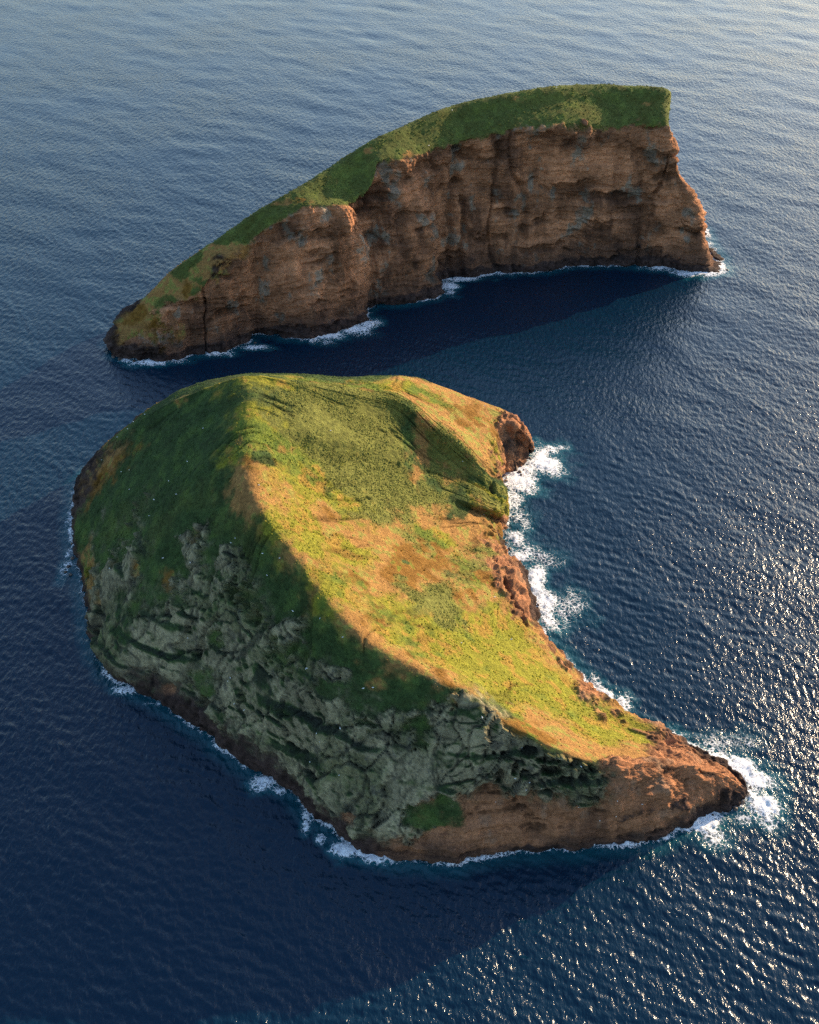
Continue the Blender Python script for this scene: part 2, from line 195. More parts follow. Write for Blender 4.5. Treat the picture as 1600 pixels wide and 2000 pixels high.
# ------------------------------------------------------------------ the far island
FAR = [[(-253,856.4,-6),(-253.5,859.4,0),(-253.1,859.7,0.6),(-252.6,860,1.7),(-252.1,860.4,2.7),(-251.6,860.7,3.6),(-251.4,860.9,4.1),(-252.1,863.3,6.8),(-252.9,865.7,6.4),(-255.2,872.2,4),(-257.5,879,-6)],
[(-236.8,847,-6),(-237.2,849.9,0),(-237.3,851.4,2.9),(-237.5,853.1,8),(-237.6,854.8,13),(-237.7,856.2,17.2),(-237.8,857.1,19.7),(-241.4,862.3,23.9),(-245.1,867.5,25.2),(-250.1,881.9,15.6),(-255.6,897.6,-6)],
[(-217.2,847,-6),(-217.6,849.9,0),(-218.4,851.9,4.4),(-219.4,854.2,12),(-220.4,856.5,19.5),(-221.2,858.4,25.8),(-221.7,859.5,29.5),(-227.5,866,34),(-233.2,872.5,35.6),(-239.8,891.4,22.1),(-247,912,-6)],
[(-198.4,852.1,-6),(-198.9,855.1,0),(-199.4,857.1,6.3),(-200.1,859.6,16.9),(-200.8,862.1,27.5),(-201.4,864.2,36.4),(-201.8,865.5,41.7),(-209.8,873.6,46.9),(-217.8,881.8,49),(-226.4,906.4,30.4),(-235.8,933.3,-6)],
[(-175.2,858.1,-6),(-175.7,861.1,0),(-176.1,863.4,8),(-176.6,866.1,21.6),(-177.1,868.8,35.2),(-177.6,871.1,46.5),(-177.8,872.4,53.3),(-188.6,883.2,59.6),(-199.4,893.9,62.9),(-210.1,924.4,39),(-221.8,957.8,-6)],
[(-154.1,865.1,-6),(-154.6,868.1,0),(-155,871,9),(-155.6,874.5,28.9),(-156.1,878,48.8),(-156.5,881,65.4),(-156.9,883.1,75.1),(-168.1,891.6,76.5),(-179.4,900,74.9),(-191,930.2,48.4),(-205.2,970.9,-6)],
[(-136.9,877.5,-6),(-137.4,880.5,0),(-138.2,883.3,9),(-139.2,886.7,30.4),(-140.2,890.1,51.8),(-141,892.9,69.6),(-141.4,893.5,80.8),(-151.3,900.4,84.2),(-161.2,907.3,84.6),(-175.2,948,52.1),(-190.4,991.4,-6)],
[(-130.9,888.3,-6),(-131.3,891.3,0),(-131.4,894,9),(-131.4,897.2,32),(-131.4,900.5,55),(-131.4,903.2,74.2),(-131.2,903.3,86.4),(-140.4,909.5,89.7),(-149.6,915.8,90),(-164.5,959.3,55.3),(-180.5,1005.1,-6)],
[(-102.7,884.7,-6),(-103.2,887.6,0),(-104.4,892.7,9),(-106,898.7,36.4),(-107.5,904.7,63.9),(-108.8,909.7,86.8),(-109.5,912.4,100.6),(-119.9,919.2,102.1),(-130.3,926,100.6),(-146.2,968.2,63.8),(-164.5,1020.5,-6)],
[(-71.8,893.8,-6),(-72.3,896.7,0),(-74.2,901.4,9),(-76.4,906.9,38.9),(-78.7,912.5,68.8),(-80.6,917.1,93.8),(-81.9,921.8,107.9),(-94,930.6,110.2),(-106.1,939.4,109.6),(-123.3,983.3,69.9),(-143.3,1040.4,-6)],
[(-47.4,905.8,-6),(-47.9,908.8,0),(-50.5,912.8,9),(-53.6,917.7,37.7),(-56.7,922.6,66.5),(-59.3,926.7,90.4),(-61,932.5,103.4),(-74.6,944.2,110.3),(-88.2,956,114.2),(-106.5,1007.3,71.1),(-126.8,1065.2,-6)],
[(-35.4,917.1,-6),(-35.9,920.1,-0),(-38.4,924.8,9),(-41.4,930.5,37),(-44.4,936.1,65),(-46.9,940.9,88.3),(-48.5,944.8,101.8),(-59.9,959.1,111.8),(-71.4,973.4,118.7),(-90.4,1032.3,72.3),(-111,1091,-6)],
[(-39,943.3,-6),(-39.4,946.2,0),(-38.4,948.9,9),(-37.3,952.1,38.8),(-36.2,955.3,68.5),(-35.2,957.9,93.3),(-34.6,958,108.8),(-44.5,973.6,118.4),(-54.4,989.1,125.1),(-74.3,1051.3,76.1),(-95.9,1113,-6)],
[(-13.7,951.2,-6),(-14.2,954.2,0),(-16.6,957.7,9),(-19.6,961.9,43.8),(-22.6,966.1,78.5),(-25.1,969.6,107.5),(-26.6,971.2,125.1),(-29.6,987,130.7),(-32.6,1002.9,133.3),(-53.8,1058.6,83.9),(-77.5,1126.2,-6)],
[(17,957.2,-6),(16.6,960.2,0),(12.4,965.1,9),(7.3,970.9,43.7),(2.3,976.7,78.3),(-2,981.5,107.2),(-4.5,983.8,124.8),(-9.1,1000.3,132.6),(-13.7,1016.7,137.4),(-35.5,1078,85.4),(-59.6,1146.8,-6)],
[(30.1,969.5,-6),(29.7,972.4,0),(25.5,977.2,9),(20.6,983,43.4),(15.6,988.8,77.8),(11.5,993.6,106.5),(9.1,996.1,123.8),(4.5,1013.9,132.7),(0,1031.7,138.6),(-22,1093.5,86.1),(-46.2,1162.9,-6)],
[(24.7,990.3,-6),(24.3,993.3,0),(24,995.9,9),(23.6,999.1,43.7),(23.3,1002.2,78.3),(23,1004.8,107.2),(22.8,1008.2,123.9),(23,1027.6,135.2),(23.3,1047,143.5),(0.7,1112.6,88.7),(-24.3,1184,-6)],
[(51.9,1002.1,-6),(51.4,1005,0),(49.7,1008.5,9),(47.7,1012.7,43.6),(45.7,1016.9,78.1),(44,1020.4,106.9),(42.8,1019.8,125.2),(43.2,1040.4,136.7),(43.7,1061.1,145.3),(21.2,1130.8,89),(-3.8,1202.4,-6)],
[(99.1,1012.9,-6),(98.7,1015.9,-0),(97.5,1019.2,9),(96,1023.1,46.2),(94.5,1027,83.3),(93.3,1030.2,114.3),(92.4,1030.1,133.6),(93.4,1051.6,144.5),(94.3,1073.1,152.5),(70.3,1141.3,94.6),(43.8,1217.1,-6)],
[(149.5,1022.8,-6),(149.1,1025.8,0),(147.2,1029.1,9),(145,1033,46.5),(142.8,1037,84),(140.9,1040.3,115.2),(139.3,1038.2,135.4),(137.2,1060.6,146.7),(135.2,1082.9,154.9),(111.5,1155.8,95.3),(84.8,1232.1,-6)],
[(174.9,1027.3,-6),(174.5,1030.3,0),(172.1,1033.1,9),(169.2,1036.4,46.4),(166.3,1039.8,83.8),(163.9,1042.6,115),(162.4,1044,133.8),(159.5,1067.2,145.4),(156.6,1090.5,153.9),(132.6,1160.4,95.3),(105.9,1236.7,-6)],
[(200.3,1030.6,-6),(199.9,1033.6,0),(196.6,1036.8,9),(192.6,1040.5,44.7),(188.6,1044.3,80.5),(185.3,1047.5,110.3),(183.1,1047.9,128.7),(180.2,1071.5,142.1),(177.4,1095.2,152.5),(154.5,1168.1,93.5),(128.3,1243.1,-6)],
[(228,1031.8,-6),(227.5,1034.7,-0),(223.5,1038.3,9),(218.7,1042.7,44.8),(213.8,1047,80.6),(209.8,1050.6,110.5),(206.8,1050.3,129.3),(202.1,1073.4,141.9),(197.4,1096.6,151.5),(174.6,1168.9,93),(148.5,1243.4,-6)],
[(254.3,1025.1,-6),(253.8,1028,-0),(248.6,1032.7,9),(242.4,1038.2,45.8),(236.2,1043.8,82.6),(231,1048.5,113.3),(227.9,1051.4,131.7),(224.4,1073.4,142.6),(220.8,1095.4,150.5),(196.9,1162.1,93.5),(170.6,1237,-6)],
[(273.9,1018.4,-6),(273.5,1021.4,0),(265.8,1027.5,9),(256.7,1034.8,46),(247.6,1042.2,83.1),(240,1048.3,113.9),(235.4,1052,132.4),(236.6,1072.4,142.2),(237.9,1092.8,149),(214.4,1159.9,92.3),(188.5,1233.9,-6)],
[(308.4,1018.1,-6),(305.4,1018.1,0),(292.8,1029.4,1),(281.3,1033.4,18.9),(274.8,1041.4,49.3),(248.8,1056.3,86.3),(239.2,1058,129.4),(242.7,1077.4,137.6),(244.1,1096.8,143.9),(222.4,1159.9,92.3),(200.5,1233.9,-6)],
[(300.4,1147.6,-6),(297.4,1147.6,0),(284.8,1152.1,0.8),(273.3,1153.7,15.1),(266.8,1156.9,39.5),(245.8,1065.3,83.3),(234.2,1073,123.4),(235.7,1098.4,131.6),(238.1,1114.8,129.9),(217.4,1163.9,86.3),(202.5,1235.9,-6)],
[(217.2,1222.7,-6),(216.8,1222.7,-6),(214.9,1223.4,-6),(213.1,1223.6,-6),(212.1,1224.1,-6),(209,1210.3,-6),(207.3,1211.5,-6),(207.5,1215.3,-6),(207.9,1217.8,-6),(204.8,1225.1,-6),(202.5,1235.9,-6)]]
NEAR = [[(181.7,393.3,-6),(181.6,393.7,-6),(181.6,393.7,-6),(181.6,393.7,-6),(181.6,393.8,-6),(181.6,393.8,-6),(181.6,393.8,-6),(181.7,394.1,-6),(181.9,394.3,-6),(182,394.6,-6),(182.1,394.8,-6),(182.2,394.8,-6),(182.4,395.2,-6)],
[(178.1,387,-6),(177.5,390,0),(177.5,390,0.5),(177.4,390.1,2),(177.4,390.3,3.5),(177.3,390.6,4.6),(177.3,390.8,5),(178.2,392.2,4),(179.2,393.8,3),(180.2,395.6,2),(181.1,396.9,2),(181.4,397.5,0),(182.9,400,-6)],
[(169.4,381.7,-6),(170,384.6,0),(170.1,385.1,0.9),(170.3,386.4,3.6),(170.7,388.3,6.3),(171.2,390.9,8.3),(171.6,392.7,9),(173.1,395.2,7.1),(174.8,398.1,5.2),(176.6,401.1,3.5),(178,403.4,3),(178.5,404.4,0),(180,407,-6)],
[(156.6,377.7,-6),(156.9,380.6,0),(157,381.4,1.9),(157.3,383.4,7.6),(157.7,386.4,13.3),(158.2,390.3,17.5),(158.6,393.1,19),(161.1,397.6,15),(163.8,402.5,11.2),(166.7,407.8,7.7),(169,411.9,7.5),(169.9,413.6,0),(171.3,416.2,-6)],
[(147.4,372,-6),(146.4,374.8,0),(146,375.6,2.8),(145.2,378,11.2),(143.9,381.5,19.6),(142.2,386.2,25.8),(141,389.4,28),(144.5,396.3,22.1),(148.4,403.8,16.4),(152.6,412,11),(155.9,418.3,10),(157.1,420.8,0),(158.5,423.5,-6)],
[(131.8,365.1,-6),(130.4,367.7,0),(129.9,368.6,3.7),(128.7,370.8,14.8),(126.8,374.3,25.9),(124.3,378.8,34),(122.6,382,37),(127.6,392.1,29.2),(133,403.2,21.4),(138.8,415.2,13.9),(143.3,424.4,11.2),(145.1,428.1,-0),(146.4,430.8,-6)],
[(115.6,361.2,-6),(113.8,363.6,0),(113.2,364.3,4.5),(111.7,366.3,18),(109.5,369.3,31.5),(106.5,373.3,41.4),(104.5,376,45),(111.2,389.6,35.5),(118.6,404.5,25.9),(126.6,420.6,16.5),(132.7,432.9,12.5),(135.2,437.9,-0),(136.5,440.6,-6)],
[(99.1,358.8,-6),(97.6,361.4,0),(97.1,362.3,5),(95.8,364.6,20),(93.8,368,35),(91.1,372.6,46),(89.3,375.8,50),(97.3,391.2,39.4),(106,408,28.6),(115.5,426.3,17.9),(122.7,440.3,12.5),(125.6,445.9,0),(127,448.6,-6)],
[(80.1,357,-6),(79,359.8,-0),(78.5,361,5.6),(77.3,364.2,22.4),(75.5,369,39.2),(73.1,375.5,51.5),(71.4,379.9,56),(81,397.1,44),(91.6,415.9,31.7),(103,436.2,19.2),(111.7,451.8,11.2),(115.2,458.1,0),(116.7,460.7,-6)],
[(58.4,356.9,-6),(57.9,359.8,-0),(57.7,361.5,6.1),(57,366,24.4),(56,372.7,42.7),(54.7,381.7,56.1),(53.8,387.8,61),(65.4,406,47.9),(78,425.9,34.2),(91.7,447.4,20.2),(102.2,464,10),(106.4,470.6,0),(108,473.2,-6)],
[(39.3,352.8,-6),(39.3,355.8,-0),(39.2,358.1,6.6),(39.1,364.3,26.4),(39,373.6,46.2),(38.8,386,60.7),(38.6,394.5,66),(51.6,414.7,51.8),(65.8,436.7,36.9),(81.2,460.5,21.6),(93.1,478.8,10),(97.8,486.1,-0),(99.4,488.6,-6)],
[(18,349.8,-6),(18.3,352.7,0),(18.4,354.3,4.3),(19,360.5,14.9),(20.5,375.5,37.6),(22.1,391.6,58.2),(23.4,404.5,71),(37.9,426.5,55.7),(53.8,450.4,39.6),(71,476.4,23),(84.2,496.3,10),(89.5,504.3,-0),(91.1,506.8,-6)],
[(-2.9,350.7,-6),(-2.6,353.7,0),(-2.5,355.5,4.6),(-1.8,362.9,16),(-0.3,380.7,40.3),(1.3,399.7,62.3),(2.6,415.1,76),(19.4,437.3,59.7),(37.7,461.5,42.9),(57.5,487.7,25.9),(72.8,507.9,15),(78.9,516,0),(80.7,518.4,-6)],
[(-24,355.3,-6),(-23.6,358.3,0),(-23.4,360.3,4.8),(-22.5,368.4,16.8),(-20.2,388,42.4),(-17.8,409,65.6),(-15.9,425.9,80),(4.9,448.9,63),(27.6,474.1,45.7),(52.1,501.4,28.6),(65.3,516.1,20),(78.6,530.8,0),(80.6,533,-6)],
[(-46.2,371.2,-6),(-45.6,374.1,0),(-45.2,376.1,5.2),(-43.6,383.8,18.1),(-39.7,402.5,45.6),(-35.5,422.5,70.5),(-32.1,438.7,86),(-8,464.2,67.8),(18.4,492.1,49.5),(46.9,522.3,31.5),(62.3,538.6,24),(77.6,554.8,0),(79.7,557,-6)],
[(-64.1,391.1,-6),(-63.3,394,0),(-62.8,395.9,5.5),(-60.8,403.2,19.1),(-55.8,420.9,48.2),(-50.5,439.8,74.6),(-46.2,455.1,91),(-19.9,481.9,71.6),(8.8,511.2,51.7),(39.9,542.9,31.7),(56.6,560,20),(73.3,577.1,0),(75.4,579.2,-6)],
[(-85.4,408.6,-6),(-84.4,411.4,0),(-83.7,413.4,5.8),(-80.9,421.3,20.4),(-74.2,440.5,51.4),(-67,460.9,79.5),(-61.2,477.4,97),(-33.6,501.9,76.1),(-3.5,528.6,54.3),(29.1,557.5,31.8),(54.2,579.7,15),(64.2,588.6,0),(66.5,590.6,-6)],
[(-111.2,430.7,-6),(-109.9,433.4,0),(-108.8,435.3,6.1),(-104.7,443.2,21.2),(-94.7,462.3,53.5),(-84,482.7,82.8),(-75.4,499.1,101),(-44.7,521.9,79.2),(-11.2,546.7,56.6),(25.1,573.6,33.3),(53,594.3,16),(64.1,602.6,0),(66.5,604.4,-6)],
[(-145.4,458.3,-6),(-143.3,460.5,0),(-141.6,462.3,6.3),(-134.8,469.4,22),(-118.2,486.6,55.6),(-100.6,504.9,86.1),(-86.3,519.7,105),(-53,540.5,82.5),(-16.6,563.2,59.1),(22.8,587.8,35.3),(53.1,606.6,19),(65.2,614.2,0),(67.8,615.8,-6)],
[(-183,482.7,-6),(-180.5,484.4,0),(-177.9,486.1,6.5),(-167.4,493.2,22.7),(-142,510.1,57.2),(-114.8,528.2,88.6),(-92.9,542.9,108),(-57.9,561,84.9),(-19.7,580.9,61.1),(21.7,602.4,37.1),(44,613.9,22),(66.3,625.5,0),(69,626.9,-6)],
[(-198.9,514.6,-6),(-196.3,516,0),(-192.3,518,10),(-176.3,526.3,34.4),(-146.3,541.7,71),(-120.3,555.1,96.6),(-96.3,567.4,111),(-65.8,581.3,90),(-25.6,598,67),(19.1,610.9,40),(58,610.5,23),(66.7,631.2,0),(69.5,632.3,-6)],
[(-215.1,557.9,-6),(-212.2,558.8,0),(-207.6,560.3,10.2),(-189.3,566.1,35),(-154.9,576.9,72.3),(-125.1,586.4,98.3),(-97.6,595.1,113),(-57.7,597.5,95),(-20,614,71),(17.1,620.6,43),(58.5,614.9,24),(67.1,638.2,0),(70,639,-6)],
[(-229.7,600.1,-6),(-226.7,600.4,0),(-221.6,601,10.3),(-200.9,603.1,35.6),(-162.3,607.1,73.6),(-128.8,610.5,100),(-97.9,613.7,115),(-54.8,613.5,96),(-17.5,627.6,73),(17.3,629.3,46),(59.2,620.6,24),(67.9,644.7,0),(70.9,645.2,-6)],
[(-240.6,640.2,-6),(-237.6,640,0),(-232.2,639.6,10.4),(-210.5,638.3,36),(-169.9,635.8,74.2),(-134.8,633.7,100.9),(-102.3,631.7,116),(-51.3,628.7,97),(-14.7,642.5,74),(17.4,636,48),(60,623.8,25),(68.3,650.7,0),(71.3,651,-6)],
[(-243.5,678.6,-6),(-240.6,677.7,0),(-236.7,673.6,9),(-219.1,667.1,33),(-189.6,658.7,62),(-145.7,639.9,97),(-97.5,634.6,115),(-48.3,635.8,98),(-11,650.1,76),(18.8,639,51),(60.5,626,26),(69,655.5,0),(72,655.8,-6)],
[(-217.7,701.3,-6),(-215,700,0),(-205.1,695,28.2),(-184,684.5,56.5),(-153,668.9,84.8),(-118.3,651.5,104),(-91,637.9,113),(-42.9,642,98),(-6.9,654.6,78),(20.8,642,54),(60.9,628.2,27),(69.3,660.3,0),(72.3,660.8,-6)],
[(-167.1,737.2,-6),(-165,735,0),(-158.1,727.8,26.8),(-143.4,712.4,53.5),(-121.7,689.8,80.2),(-97.5,664.5,98.4),(-78.5,644.6,107),(-39,650.3,96),(-4.1,656.5,80),(23.6,642.5,57),(61.1,631.5,28),(69.6,665.2,0),(72.6,665.7,-6)],
[(-106.2,754.8,-6),(-105,752,0),(-101.6,744.1,24.8),(-94.4,727.4,49.5),(-83.9,702.9,74.2),(-72.1,675.4,91.1),(-62.8,653.8,99),(-33.7,660,92),(-1.7,662,79),(27.7,643.3,59),(59.8,634.9,29),(69.2,670.2,0),(72.2,670.6,-6)],
[(-50.1,763,-6),(-50,760,0),(-49.8,751.9,22.8),(-49.3,734.8,45.5),(-48.7,709.5,68.2),(-48,681.2,83.7),(-47.4,659,91),(-22.6,668.7,85),(0.7,671.1,74),(31.3,645.7,59),(55.9,637.7,33),(68.8,675.2,0),(71.8,675.6,-6)],
[(0.9,764.9,-6),(0,762,0),(-2.2,754.7,21.5),(-7,739.3,43),(-14,716.5,64.5),(-21.8,691,79.1),(-27.9,671,86),(-10.6,676.1,80),(8.9,677.3,68),(36.9,654.1,55),(55.9,644.6,35),(69.6,681.5,0),(72.6,681.8,-6)],
[(23.1,766.8,-6),(22,764,0),(19.4,757.5,19.8),(13.8,743.8,39.5),(5.7,723.5,59.2),(-3.5,700.8,72.7),(-10.7,683,79),(1.8,680.6,73),(21.5,678.5,60),(42.2,665.6,48),(55.4,656,36),(71.1,687.9,0),(74.1,688.1,-6)],
[(41.3,764.7,-6),(40,762,0),(37.4,756.4,16.8),(31.8,744.4,33.5),(23.6,726.8,50.2),(14.4,707,61.6),(7.2,691.5,67),(18,686.7,62),(32.4,679.2,54),(46.9,673.2,45),(57.2,670.2,37),(74,690.5,0),(77,690.4,-6)],
[(56.3,759.7,-6),(55,757,0),(53,752.7,13.2),(48.6,743.6,26.5),(42.3,730.3,39.8),(35.1,715.3,48.8),(29.5,703.5,53),(38.6,695.8,51),(47.7,691.4,46),(55.1,687.7,41),(60.2,684.6,36),(79.1,693.1,0),(82,692.5,-6)],
[(68.1,752.8,-6),(67,750,0),(65.8,746.9,10.5),(63.4,740.4,21),(59.8,730.9,31.5),(55.7,720.2,38.6),(52.5,711.8,42),(56.2,708.7,40),(59.9,705.6,38),(62.7,701.9,36),(66.4,698.3,33),(85,700.3,0),(87.8,699.3,-6)],
[(77.5,745,-6),(77,742,0),(76.6,739.7,8.5),(75.7,734.9,17),(74.4,727.9,25.5),(73,720,31.3),(71.9,713.8,34),(73.7,711.9,33),(75.4,709.3,32),(76.8,706,31),(78.4,701.4,30),(89.6,710.2,0),(92.5,709.6,-6)],
[(86.5,733,-6),(86,730,0),(85.7,728.4,7),(85.1,725,14),(84.2,719.9,21),(83.3,714.3,25.8),(82.5,709.9,28),(84.5,705.9,27),(86.6,702.2,25),(87.9,698.4,23),(88.5,698.8,20),(92,715.6,0),(94.5,717.2,-6)],
[(92.5,724.2,-6),(92.4,723.6,-6),(92.3,723.3,-6),(92.2,722.6,-6),(92,721.6,-6),(91.9,720.5,-6),(91.7,719.6,-6),(92.1,718.8,-6),(92.5,718,-6),(92.8,717.3,-6),(92.9,717.4,-6),(93.6,720.7,-6),(94.1,721,-6)]]
PAL = dict(g=(.038, .066, .019), y=(.195, .19, .020), o=(.135, .14, .032), s=(.29, .155, .048), r=(.285, .25, .145), b=(.34, .155, .075), d=(.035, .022, .018))  # albedos carry sun contrast: green lowered for shade, y, o, s raised for sun
def lerp(a, b, t): return a + (b - a) * t
def colour(p, W, letters, seed=0, grey=.8):
    n1 = fbm(p, 9, 4, seed + 1)[..., None]; n2 = fbm(p, 3, 3, seed + 2)[..., None]; n3 = fbm(p, 30, 3, seed + 3)[..., None]
    out = 0
    for k, L in enumerate(letters):
        c = np.array(PAL[L])[None, None, :]
        if L == 'g': c = c * (1 + .4 * n1 + .4 * n2) + np.array([.016, .010, .002]) * ss(.1, .5, n3) + np.array([.014, .018, 0]) * ss(.0, .5, n1)
        if L == 'y': c = c * (1 + .3 * n2) + np.array([.06, -.03, .01]) * ss(.05, .4, n1 + .5 * n2) + np.array([-.09, -.05, 0]) * ss(.05, .4, -n3 - .5 * n1)
        if L == 'o': c = c * (1 + .2 * n1 + .35 * n2)
        if L == 's': c = c * (1 + .3 * n2 + .2 * n1) + np.array([-.12, .02, -.01]) * ss(.05, .35, n1 * .6 + n2 * .6) + np.array([-.10, -.06, -.03]) * ss(.15, .45, -n3 - .5 * n1)
        if L == 'r':
            v = fbm(p, (3.5, 3.5, 14), 4, seed + 8)[..., None]
            c = c * (1 + .35 * v + .2 * n1); c = lerp(c, np.array([.075, .09, .03]), .6 * ss(.0, .4, n3 + .6 * n1)); c = lerp(c, np.array([.05, .05, .045]), .7 * ss(.2, .55, v))
        if L == 'b':
            st = fbm(p, (60, 60, 2.6), 4, seed + 9)[..., None]; v = fbm(p, (4, 4, 30), 4, seed + 10)[..., None]
            c = c * (1 + .3 * st + .25 * v); c = lerp(c, np.array([.10, .05, .03]), .7 * ss(.05, .5, n3 - .3 * v)); c = lerp(c, np.array([.20, .175, .13]), grey * ss(.18, .40, fbm(p, (14, 14, 17), 5, seed + 12, .6)[..., None] + .25 * v))
        if L == 'd': c = c * (1.3 + 1.2 * n2 + .8 * n1)
        out = out + W[..., k:k + 1] * c
    return np.clip(out, .004, .8)
def split(P, C, rocky, F, which, name, parent, **props):
    """the quads of the surface that belong to one piece, as a mesh of their own"""
    nu, nv = P.shape[:2]; idx = np.arange(nu * nv).reshape(nu, nv)
    q = np.stack([idx[:-1, :-1], idx[1:, :-1], idx[1:, 1:], idx[:-1, 1:]], -1)[F[:-1, :-1] == which]
    if not len(q): return None
    u, inv = np.unique(q, return_inverse=True)
    me = bpy.data.meshes.new(name); fill(me, P.reshape(-1, 3)[u], inv.reshape(-1, 4))
    cattr(me, 'albedo', C.reshape(-1, 3)[u]); fattr(me, 'rocky', rocky.ravel()[u])
    return link(name, me, M_LAND, parent, **props)
def build_far():
    P, ku, kv = loft(FAR, 880, 430, None, [1, 1, 1.4, 1.3, 1.3, 1.3, 1, 1, .35, .2])
    #        under coast ledge low mid up top green ridge back bcoast
    codes = [[3,3,3,3,3,3,3,3,3,3,3],
             [3,3,3,3,2,1,1,1,3,3,3],
             [3,3,3,2,2,1,1,1,3,3,3],
             [3,3,2,2,2,2,0,1,1,3,3],
             [3,3,2,2,2,2,0,0,1,3,3],
             [3,3,2,2,2,2,0,0,1,3,3],
             [3,3,2,2,2,2,0,0,0,3,3],
             [3,3,2,2,2,2,0,0,0,1,3],
             [3,3,2,2,2,2,0,0,0,1,3],
             [3,3,2,2,2,2,0,0,0,1,3],
             [3,3,2,2,2,2,0,0,0,1,3],
             [3,3,2,2,2,2,0,0,0,1,3],
             [3,3,2,2,2,2,0,0,0,1,3],
             [3,3,2,2,2,2,0,0,0,1,3],
             [3,3,2,2,2,2,0,0,0,1,3],
             [3,3,2,2,2,2,0,0,0,1,3],
             [3,3,2,2,2,2,0,0,0,1,3],
             [3,3,2,2,2,2,0,0,0,1,3],
             [3,3,2,2,2,2,0,0,0,1,3],
             [3,3,2,2,2,2,0,0,0,1,3],
             [3,3,2,2,2,2,0,0,0,1,3],
             [3,3,2,2,2,2,0,0,0,1,3],
             [3,3,2,2,2,2,0,0,0,1,3],
             [3,3,2,2,2,2,0,0,0,1,3],
             [3,3,2,2,2,2,0,0,0,1,3],
             [3,3,2,2,2,2,0,0,0,3,3],
             [3,3,2,2,2,2,1,0,0,3,3],
             [3,3,3,3,3,3,3,3,3,3,3]]
    L = 'gsbd'
    W = net(codes, L, ku, kv, P, .30, 16, 5, .42); W = apply_patches(W, P, L, PATCH_FAR); W = sharpen(W, P, 8, 6, 90, .8)
    N = grid_normals(P)
    N = -N if N[400, 200, 1] > 0 else N
    N = smooth_grid(N, 12); N /= np.linalg.norm(N, axis=2, keepdims=True) + 1e-9
    z = P[..., 2]; fade = ss(-5, 1, z)
    rock = W[..., 2] + W[..., 3]
    Nh = N.copy(); Nh[..., 2] *= .3
    warp = fbm(P, (110, 110, 70), 3, 21) * 16 + fbm(P, 28, 4, 22) * 5 + P[..., 0] * .05
    Q = P.copy(); Q[..., 2] = P[..., 2] + warp
    vert = fbm(P, (11, 11, 80), 4, 31, .55); big = fbm(P, (40, 40, 90), 3, 33)
    strat = fbm(Q, (70, 70, 4.5), 5, 41, .62); ledge = fbm(Q, (45, 45, 9), 3, 43, ridged=True)
    f1, f2, idv, ox, oy = cells(Q + 3 * fbm(P, 9, 3, 47)[..., None], (13, 13, 8), 49)
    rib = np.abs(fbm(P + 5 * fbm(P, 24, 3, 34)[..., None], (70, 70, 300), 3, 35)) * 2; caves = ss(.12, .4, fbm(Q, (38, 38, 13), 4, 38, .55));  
    thin = fbm(Q, (26, 26, 2.6), 4, 42, .6) * ss(-.2, .3, fbm(P, 30, 3, 36)); crag = fbm(P, (13, 13, 16), 5, 45, .58, ridged=True)
    broken = ss(-.25, .35, fbm(P, 55, 3, 37))
    d = rock * (big * 10 + crag * 2.6 - (1 - ss(0, .10, rib)) * 4 - caves * 4.5 + vert * 4.0 + strat * 3.2 * broken + thin * 1.5 + ledge * 1.6 + (idv - .5) * 3.0 * ss(0, .14, f2 - f1) * broken + fbm(P, 4, 4, 57, .6) * 1.6)
    d += W[..., 3] * (fbm(P, 7, 4, 53, ridged=True) * 2.0)
    P2 = P + Nh * d[..., None] * (.25 + .75 * fade[..., None])
    gr = W[..., 0] + W[..., 1]
    dg = gr * (fbm(P, 26, 4, 61) * 1.0 + fbm(P, 5, 3, 63) * .55 + fbm(P, 2.0, 2, 64) * .2)
    P2[..., 2] += dg * fade
    C = colour(P, W, L, 100)
    m1 = fbm(P, 20, 5, 111, .62)[..., None] * W[..., 2:3]
    C = C * (1 + 1.1 * m1) + W[..., :1] * np.array([.040, .028, .003])
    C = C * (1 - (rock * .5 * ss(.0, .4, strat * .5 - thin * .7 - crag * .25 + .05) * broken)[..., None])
    C = C * (1 - (rock * .35 * (1 - ss(0, .10, rib)))[..., None]) * (1 - (rock * caves * .45)[..., None])  # shade of rib creases and overhung recesses painted into the colour
    stain = ss(34, 3, z + 6 * fbm(P, 20, 3, 71))[..., None] * (W[..., 2:3] + W[..., 1:2] * .5)
    C = lerp(C, np.array([.05, .033, .026]), stain * .8)
    F = (W[..., 0] > .5).astype(int)
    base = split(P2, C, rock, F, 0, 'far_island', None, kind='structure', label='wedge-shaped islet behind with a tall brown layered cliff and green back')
    split(P2, C, rock, F, 1, 'turf', base, kind='stuff')
    return P2, W, C, N
